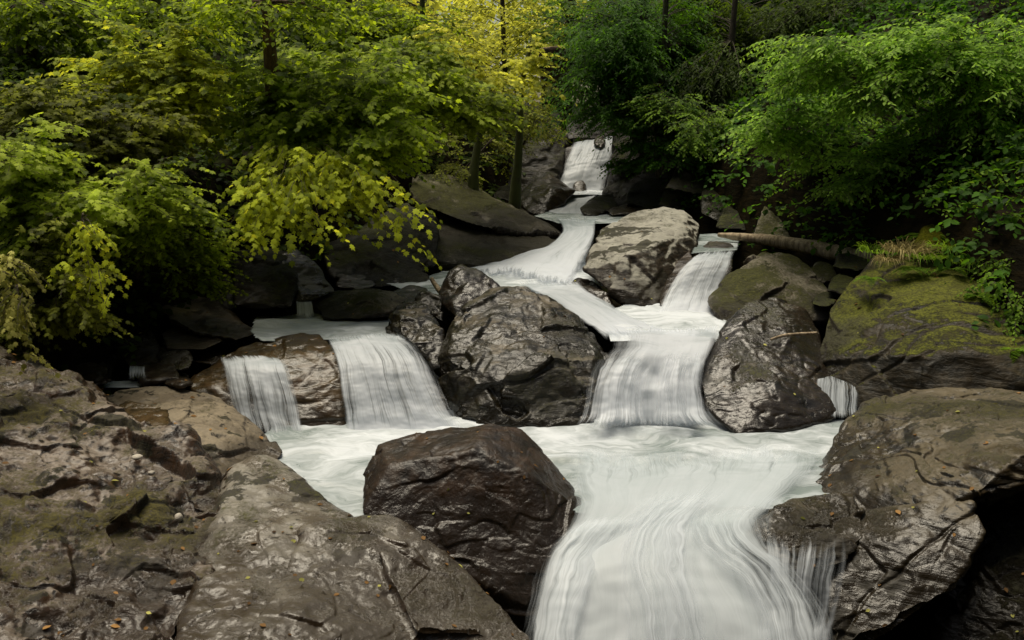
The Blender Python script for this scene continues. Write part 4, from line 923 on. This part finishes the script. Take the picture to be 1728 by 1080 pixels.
# conifers
for (lb, x, y, Y, H, lean, B, n) in [
    ('dark feathery conifer with drooping sprays beside the top waterfall', 1075, 200, 17.2, 7.5, (.1, 0), [(1050, 60, 90, 60, 15.5, 17), (1030, 150, 80, 55, 15.5, 16.5), (1090, 130, 80, 60, 15.5, 17)], 110),
    ('slim conifer with a bare brown trunk, right of the top waterfall', 1118, 150, 16.2, 6, (-.1, 0), [(1150, 60, 70, 60, 16.5, 18), (1170, 130, 60, 40, 16.5, 17.5)], 70),
    ('conifer half lost in the dark at the right of the brown trunk', 1236, 140, 16.3, 6, (.1, 0), [(1225, 60, 60, 50, 16.5, 17.5), (1200, 150, 60, 40, 15.5, 16.5)], 60),
    ('black conifer at the top right behind the fresh green bush', 1390, 120, 18.0, 10, (.1, 0), [(1330, 40, 80, 40, 16, 18), (1440, 40, 90, 40, 16, 18)], 60),
    ('tall dark conifer at the right edge of the forest', 1560, 140, 17.0, 10, (0, 0), [(1540, 30, 80, 40, 15, 17), (1650, 30, 80, 40, 14, 16), (1500, 130, 90, 50, 15, 17)], 70)]:
    tree(lb, x, y, Y, H, .055 if Y < 16.5 else .12, M['L_con'] if n != 60 else M['L_dark'], M['bark'], B, n=n, tw=12, m=16, size=.11, L=.6, T=LZ, lean=lean, fix=Y < 16.5, droop=.45, tilt=.3, spread=50, cat='conifer', name='conifer_tree')
shrub('ivy and leaves draping the dark rock wall at the right of the top waterfall', foot(1110, 300, 15.8),
      [(1060, 270, 22, 50, 15.6, 16.2), (1120, 210, 70, 40, 15.2, 16), (1150, 260, 60, 40, 14.8, 15.6), (1070, 200, 45, 30, 15.6, 16.2)], M['L_con'], n=90, tw=10, m=9, size=.075, L=.3, T=OV, name='ivy', cat='ivy')
shrub('mid green saplings on the slope above the ivy-covered wall', foot(1180, 200, 15.6),
      [(1130, 165, 60, 28, 14.8, 15.6), (1190, 205, 45, 40, 14.2, 15.2)], M['L_fern'], n=40, tw=9, m=9, size=.07, L=.32, T=OV)

# --- background forest
tree('tree with a reddish brown trunk rising through the bushes', 462, 100, 10.6, 5, .06, M['L_mid'], M['redbark'], [(400, 5, 60, 18, 10, 10.8), (540, 5, 60, 18, 10, 10.8)], n=26, size=.085, fix=True)
for (lb, x, y, Y, r, mat, bark, B, n) in [
    ('dark trunk at the upper left edge of the forest', 55, 110, 14.5, .12, 'L_mid', 'bark', [(60, 30, 90, 40, 13.5, 15), (150, 60, 60, 40, 13.5, 15)], 45),
    ('pale leaning trunk in the sunny gap at the upper left', 155, 100, 19., .12, 'L_sun', 'redbark', [(150, 15, 60, 22, 20, 22), (100, 70, 60, 30, 20, 22)], 26),
    ('dark straight trunk left of the reddish trunk', 265, 120, 16.5, .13, 'L_mid', 'bark', [(260, 20, 100, 30, 15, 17), (330, 50, 60, 35, 15, 17)], 50),
    ('slender dark tree right of the reddish trunk', 590, 130, 17.5, .07, 'L_mid', 'bark', [(620, 40, 90, 40, 16.5, 18), (700, 50, 70, 40, 16.5, 18)], 55),
    ('tree leaning over the sunny gap above the top waterfall', 720, 130, 19., .06, 'L_light', 'bark', [(680, 50, 60, 40, 18, 20), (770, 110, 60, 30, 18, 20)], 30),
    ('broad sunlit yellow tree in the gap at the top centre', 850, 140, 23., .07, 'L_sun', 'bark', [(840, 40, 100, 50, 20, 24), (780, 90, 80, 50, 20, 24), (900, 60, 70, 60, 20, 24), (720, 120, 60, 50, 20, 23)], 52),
    ('green tree right of the sunny gap', 960, 120, 22., .13, 'L_fern', 'bark', [(960, 30, 60, 40, 20, 23), (1000, 70, 60, 40, 19, 22)], 45)]:
    tree(lb, x, y, Y, 8, r, M[mat], M[bark], B, n=n, size=.11)
for (lb, x, y, Y) in [('leaning mossy trunk on the bank left of the top waterfall', 862, 322, 14.9), ('upright mossy trunk on the bank below the railing', 803, 312, 14.8)]:
    tree(lb, x, y, Y, 2.0 if x < 850 else 2.4, .075, None, M['mossbark'], fix=True, lean=(.35 if x > 850 else .05, 0))
# far sunlit wood behind everything, one uncountable mass
def mass(name, label, B, mat, n, m, size, L, T=OV, seed=1, droop=.2):
    rs = RS(seed); S = blobs(rs, B, n); D = unit(rs.normal(0, 1, (n, 3)) * np.array((1, 1, .35)))
    V, F, sh = twigs(rs, S, D, np.full(n, L) * rs.uniform(.6, 1.3, n), m, size, T, droop, face=(0, -.35, 0), jit=.35)
    return tag(mesh_obj(name, V, F, mat, attrs=dict(shade=sh), smooth=False), label, kind='stuff')
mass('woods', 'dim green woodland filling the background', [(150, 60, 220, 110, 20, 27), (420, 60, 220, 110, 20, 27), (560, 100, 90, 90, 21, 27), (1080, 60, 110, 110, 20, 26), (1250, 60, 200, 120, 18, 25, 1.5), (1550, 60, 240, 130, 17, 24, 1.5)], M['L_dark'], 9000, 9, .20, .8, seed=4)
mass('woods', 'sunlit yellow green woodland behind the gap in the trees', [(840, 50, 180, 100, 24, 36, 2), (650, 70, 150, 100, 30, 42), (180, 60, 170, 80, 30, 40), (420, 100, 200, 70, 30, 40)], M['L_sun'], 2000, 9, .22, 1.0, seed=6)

# ground cover on both banks
def cover(label, xs, ys, n, mat, size, L, m=7, T=OV, seed=1, zoff=.05, cond=None, name='undergrowth'):
    rs = RS(seed); x = rs.uniform(xs[0], xs[1], n); y = rs.uniform(ys[0], ys[1], n)
    xl = lerp_tab(XL, y); xr = lerp_tab(XR, y)
    k = (x < xl - .5) | (x > xr + .4); x, y = x[k], y[k]
    S = np.stack([x, y, ground_z(x, y) + zoff + rs.uniform(0, .25, len(x))], 1)
    D = unit(rs.normal(0, 1, (len(x), 3)) * np.array((1, 1, .2)) + np.array((0, 0, .4)))
    V, F, sh = twigs(rs, S, D, np.full(len(x), L) * rs.uniform(.6, 1.4, len(x)), m, size, T, .6, face=(0, -.4, 0), jit=.35)
    return tag(mesh_obj(name, V, F, mat, attrs=dict(shade=sh), smooth=False), label, kind='stuff')
cover('low dark green undergrowth on the left bank', (-12, 1), (7, 22), 9000, M['L_dark'], .12, .4, seed=8)
cover('low green undergrowth on the right bank', (2, 13), (8, 22), 9000, M['L_con'], .11, .4, seed=9)
cover('brighter herbs and ferns on the right bank', (3.6, 9), (8.5, 13.5), 1500, M['L_fern'], .06, .25, seed=10)

# ferns, grass, moss on the huge mossy boulder
def fern(x, y, Y, label, k=7, Lf=.38, seed=1, mat=M['L_fern']):
    rs = RS(seed); base = at(x, y, Y); root = empty('fern', base); tag(root, label, 'fern', 'ferns on the right bank')
    for i in range(k):
        a = rs.uniform(math.pi, 2 * math.pi) if i % 3 else rs.uniform(0, math.pi)
        d = np.array((math.cos(a), math.sin(a), .55)); d = unit(d); l = Lf * rs.uniform(.7, 1.2)
        t = np.linspace(.08, 1, 22); P = base + d * l * t[:, None]; P[:, 2] -= .75 * l * t ** 2
        side = unit(np.cross(d, (0, 0, 1.)))
        PP = np.repeat(P, 2, 0); sg = np.tile((1., -1.), 22)[:, None]
        tan = np.gradient(P, axis=0); DD = sg * side + np.repeat(unit(tan), 2, 0) * .35 + rs.normal(0, .06, (44, 3))
        sz = np.repeat(.30 * l * np.sin(np.clip(t * 1.05, 0, 1) * math.pi) ** .6 * (1 - .55 * t), 2) + .006
        V, F, sh = leaves(PP, DD, np.tile((0, 0, 1.), (44, 1)) + rs.normal(0, .1, (44, 3)), sz, np.clip(rs.normal(.5, .15, 44), 0, 1), LZ)
        V2, F2 = tube([(P, np.linspace(.004, .001, 22))], 4)
        mesh_obj('frond', np.concatenate([V, V2]), np.concatenate([F, F2 + len(V)]), mat, parent=root, attrs=dict(shade=np.concatenate([sh, np.full(len(V2), .3)])), smooth=False)
    return root
fern(1690, 395, 9.3, 'big fern at the back right of the mossy boulder top', 9, .5, 2)
fern(1640, 360, 9.9, 'fern behind the moss mound', 8, .5, 3)
fern(1470, 470, 9.0, 'small pale fern on the left shoulder of the mossy boulder', 6, .22, 4)
fern(1710, 590, 7.9, 'fern drooping down the right face of the mossy boulder', 8, .4, 5)
fern(1650, 500, 8.5, 'fern sprouting from the moss ledge on the boulder front', 6, .26, 6)
for i_, (x, y, Y, L_) in enumerate([(1560, 400, 9.9, .32), (1660, 430, 9.2, .34), (1720, 440, 8.9, .4), (1540, 455, 9.1, .22), (1605, 455, 9.0, .24)]):
    fern(x, y, Y, 'small fern among the moss on the huge boulder top', 8, L_, 20 + i_)
fern(1600, 290, 10.8, 'fern under the fresh green bush', 8, .5, 7)

def tuft(x, y, Y, label, n=120, h=.25, mat=M['L_dry'], seed=1, spread=.14, cat='grass tuft'):
    rs = RS(seed); base = at(x, y, Y); paths = []
    V, F, sh = [], [], []; b = 0
    for i in range(n):
        a = rs.uniform(0, 6.283); r = spread * math.sqrt(rs.uniform()); p = base + np.array((r * math.cos(a), r * math.sin(a), 0))
        d = np.array((math.cos(a) * .6 + rs.normal(0, .3), math.sin(a) * .6 - .3, 1.)); l = h * rs.uniform(.5, 1.2)
        t = np.linspace(0, 1, 6); P = p + unit(d) * l * t[:, None]; P[:, 2] -= .9 * l * t ** 2 * rs.uniform(.5, 1.2); P[:, 1] -= .2 * l * t ** 2
        w = .004 * (1 - t ** 2)[:, None] + .0006; s_ = unit(np.cross(d, (0.2, 1, 0)))
        V.append(np.concatenate([P - s_ * w, P + s_ * w])); F += [(b + j, b + j + 1, b + 7 + j, b + 6 + j) for j in range(5)]; b += 12; sh.append(np.full(12, rs.uniform(.1, .9)))
    o = mesh_obj('grass_tuft', np.concatenate(V), np.array(F), mat, attrs=dict(shade=np.concatenate(sh)), smooth=False)
    return tag(o, label, cat)
tuft(1530, 425, 9.3, 'dry straw-coloured grass tuft on the left of the mossy boulder top', 200, .3, seed=2, spread=.2)
tuft(1600, 420, 9.4, 'green grass tuft beside the moss mound', 160, .26, M['L_fern'], 3, .2)
tuft(1500, 440, 9.2, 'short dry grass hanging over the boulder shoulder', 120, .2, seed=4, spread=.12)
for i_, (x, y, Y) in enumerate([(1560, 435, 9.3), (1640, 445, 9.1), (1700, 420, 9.4), (1480, 425, 9.7)]):
    tuft(x, y, Y, 'green grass blades standing in the moss of the huge boulder', 110, .24, M['L_fern'], 30 + i_, .18)['group'] = 'green grass tufts on the huge boulder'
R('bright yellow green moss mound on top of the huge boulder',
  [[.5, (1530, 420, 9.4), (1560, 385, 9.8), (1600, 372, 10.), (1640, 385, 9.8), (1660, 415, 9.4), (1590, 425, 9.2)]], M['yellowmoss'], thick=.5, sm=8, amp=.05, cat='moss', name='moss_mound')
R('yellow green moss cushion on the front ledge of the huge boulder',
  [[.4, (1590, 500, 8.65), (1620, 470, 8.95), (1680, 470, 8.9), (1700, 500, 8.5), (1640, 512, 8.4)]], M['yellowmoss'], thick=.4, sm=8, amp=.06, cat='moss', name='moss_mound')
R('mossy earth shoulder between the grey leaning slab and the huge boulder',
  [[1., (1480, 400, 11.), (1510, 300, 12.3), (1580, 260, 12.6), (1728, 300, 11.8), (1800, 380, 10.5), (1700, 420, 10.2), (1540, 420, 10.4)]], M['slab'], thick=1., sm=6, amp=.05, cat='mound', name='mossy_mound')

# fallen log and sticks
def wood(name, label, pts, rad, mat, cat):
    K = catmull([at(*p) for p in pts], 10); rs = RS(int(pts[0][0]))
    r = np.interp(np.linspace(0, 1, len(K)), np.linspace(0, 1, len(rad)), rad)
    V, F = tube([(K, r)], 14); n = len(V)
    ctr = np.repeat(K, 14, 0); V = ctr + (V - ctr) * (1 + .22 * fbm(V * np.array((5, 9, 9)), 3))[:, None]
    F = [list(f) for f in F] + [list(range(13, -1, -1)), list(range(n - 14, n))]
    return tag(mesh_obj(name, V, F, mat), label, cat)
wood('log', 'bare fallen log lying across the rocks on the right bank', [(1212, 396, 12.3), (1270, 402, 12.0), (1350, 414, 11.5), (1420, 428, 11.0), (1500, 436, 10.4)], [.025, .07, .09, .095, .095], M['log'], 'log')
wood('stick', 'thin bare stick wedged over the shiny dark boulder', [(1300, 573, 8.45), (1330, 565, 8.45), (1378, 562, 8.6)], [.012, .016, .014], M['log'], 'stick')
wood('stick', 'broken brown branch stub beside the small pointed slab', [(728, 470, 10.2), (738, 486, 10.1), (748, 497, 10.0)], [.02, .03, .035], M['log'], 'stick')

# railing along the path on the left bank, block at the top of the falls
rl = empty('railing', at(560, 190, 17.5)); tag(rl, 'dark metal railing along the path behind the bushes', 'railing')
RY = 18.0
a_, b_ = at(230, 150, RY), at(880, 152, RY)
for dz in (0, -.38):
    V, F = tube([(np.array([a_ + (0, 0, dz), b_ + (0, 0, dz)]), .022)], 8); mesh_obj('rail', V, F, M['metal'], parent=rl)
for t in np.linspace(0, 1, 60):
    p = a_ * (1 - t) + b_ * t; V, F = tube([(np.array([p, p - (0, 0, .5)]), .012 if int(round(t * 59)) % 10 else .03)], 6)
    mesh_obj('baluster' if int(round(t * 59)) % 10 else 'post', V, F, M['metal'], parent=rl)
R('brown stone pillar half hidden by leaves above the top waterfall',
  [[.6, (914, 190, 19.6), (912, 140, 19.6), (908, 80, 19.6), (958, 74, 19.8), (962, 120, 19.8), (964, 190, 19.8)]], M['wall'], thick=.6, sm=2, amp=.03, cat='stone pillar', name='stone_pillar')

for a in [(297, 893, 5.55, 12, 8, 'round white pebble in the crack of the left bank, the larger of the touching pair'), (301, 874, 5.62, 7, 9, 'square white pebble standing just above the round white one'),
          (229, 1038, 4.95, 8, 8, 'grey white pebble alone near the bottom of the left bank'), (75, 770, 6.1, 9, 4, 'flat pale pebble at the left end of the bank'),
          (231, 771, 6.15, 9, 4, 'flat pale pebble below the rusty slab'), (148, 719, 6.6, 7, 3, 'pale flat pebble on the upper bank left of the rusty slab'),
          (133, 664, 7.1, 7, 3, 'small pale stone near the top of the left bank'), (104, 737, 6.4, 9, 4, 'longish white pebble above the flat pale one'),
          (170, 741, 6.4, 6, 3, 'small white pebble left of the rusty slab, lower one'), (256, 798, 6.0, 6, 4, 'small pale pebble in the mossy hollow'), (95, 678, 6.9, 5, 3, 'tiny pale pebble at the top left of the bank')]:
    pebble(*a)

M['L_brown'] = leaf_mat('fallen_brown_leaf', (.05, .025, .008), (.22, .12, .04), (.2, .1, .03), .2)
litter('fallen_leaves', 'small brown leaves fallen on the rocks', 260, M['L_brown'], .045, OV, 3)
litter('fallen_leaves', 'small yellow leaves fallen on the rocks', 90, M['L_pale'], .04, OV, 4)

# ------------------------------------------------------------------ light
SUN_EL, SUN_AZ = math.radians(78), math.radians(-30)      # azimuth from +Y towards +X
w = bpy.data.worlds.new("World"); scene.world = w; w.use_nodes = True
nt = w.node_tree; nt.nodes.clear()
sky = nt.nodes.new('ShaderNodeTexSky'); sky.sky_type = 'NISHITA'; sky.sun_disc = False
sky.sun_elevation = SUN_EL; sky.sun_rotation = SUN_AZ; sky.dust_density = 3.0; sky.air_density = 1.0
bg = nt.nodes.new('ShaderNodeBackground'); bg.inputs['Strength'].default_value = .10
wo = nt.nodes.new('ShaderNodeOutputWorld'); tint = nt.nodes.new('ShaderNodeMix'); tint.data_type = 'RGBA'; tint.blend_type = 'MULTIPLY'; tint.inputs[0].default_value = 1
tint.inputs[7].default_value = (1.08, .97, .76, 1)
nt.links.new(sky.outputs[0], tint.inputs[6]); nt.links.new(tint.outputs[2], bg.inputs[0]); nt.links.new(bg.outputs[0], wo.inputs[0])
sl = bpy.data.lights.new('sun', 'SUN'); sl.energy = 3.75; sl.angle = math.radians(35); sl.color = (1.0, .925, .76)
so = bpy.data.objects.new('sun', sl); C.objects.link(so); so.location = (0, 20, 30)
dv = Vector((math.sin(SUN_AZ) * math.cos(SUN_EL), math.cos(SUN_AZ) * math.cos(SUN_EL), math.sin(SUN_EL)))
so.rotation_euler = dv.to_track_quat('Z', 'Y').to_euler()

scene.view_settings.view_transform = 'Standard'; scene.view_settings.look = 'None'; scene.view_settings.exposure = 0; scene.view_settings.gamma = 1
cy = scene.cycles
cy.use_denoising = True; cy.max_bounces = 6; cy.diffuse_bounces = 3; cy.glossy_bounces = 2; cy.transmission_bounces = 3; cy.transparent_max_bounces = 12
cy.caustics_reflective = False; cy.caustics_refractive = False; cy.sample_clamp_indirect = 4
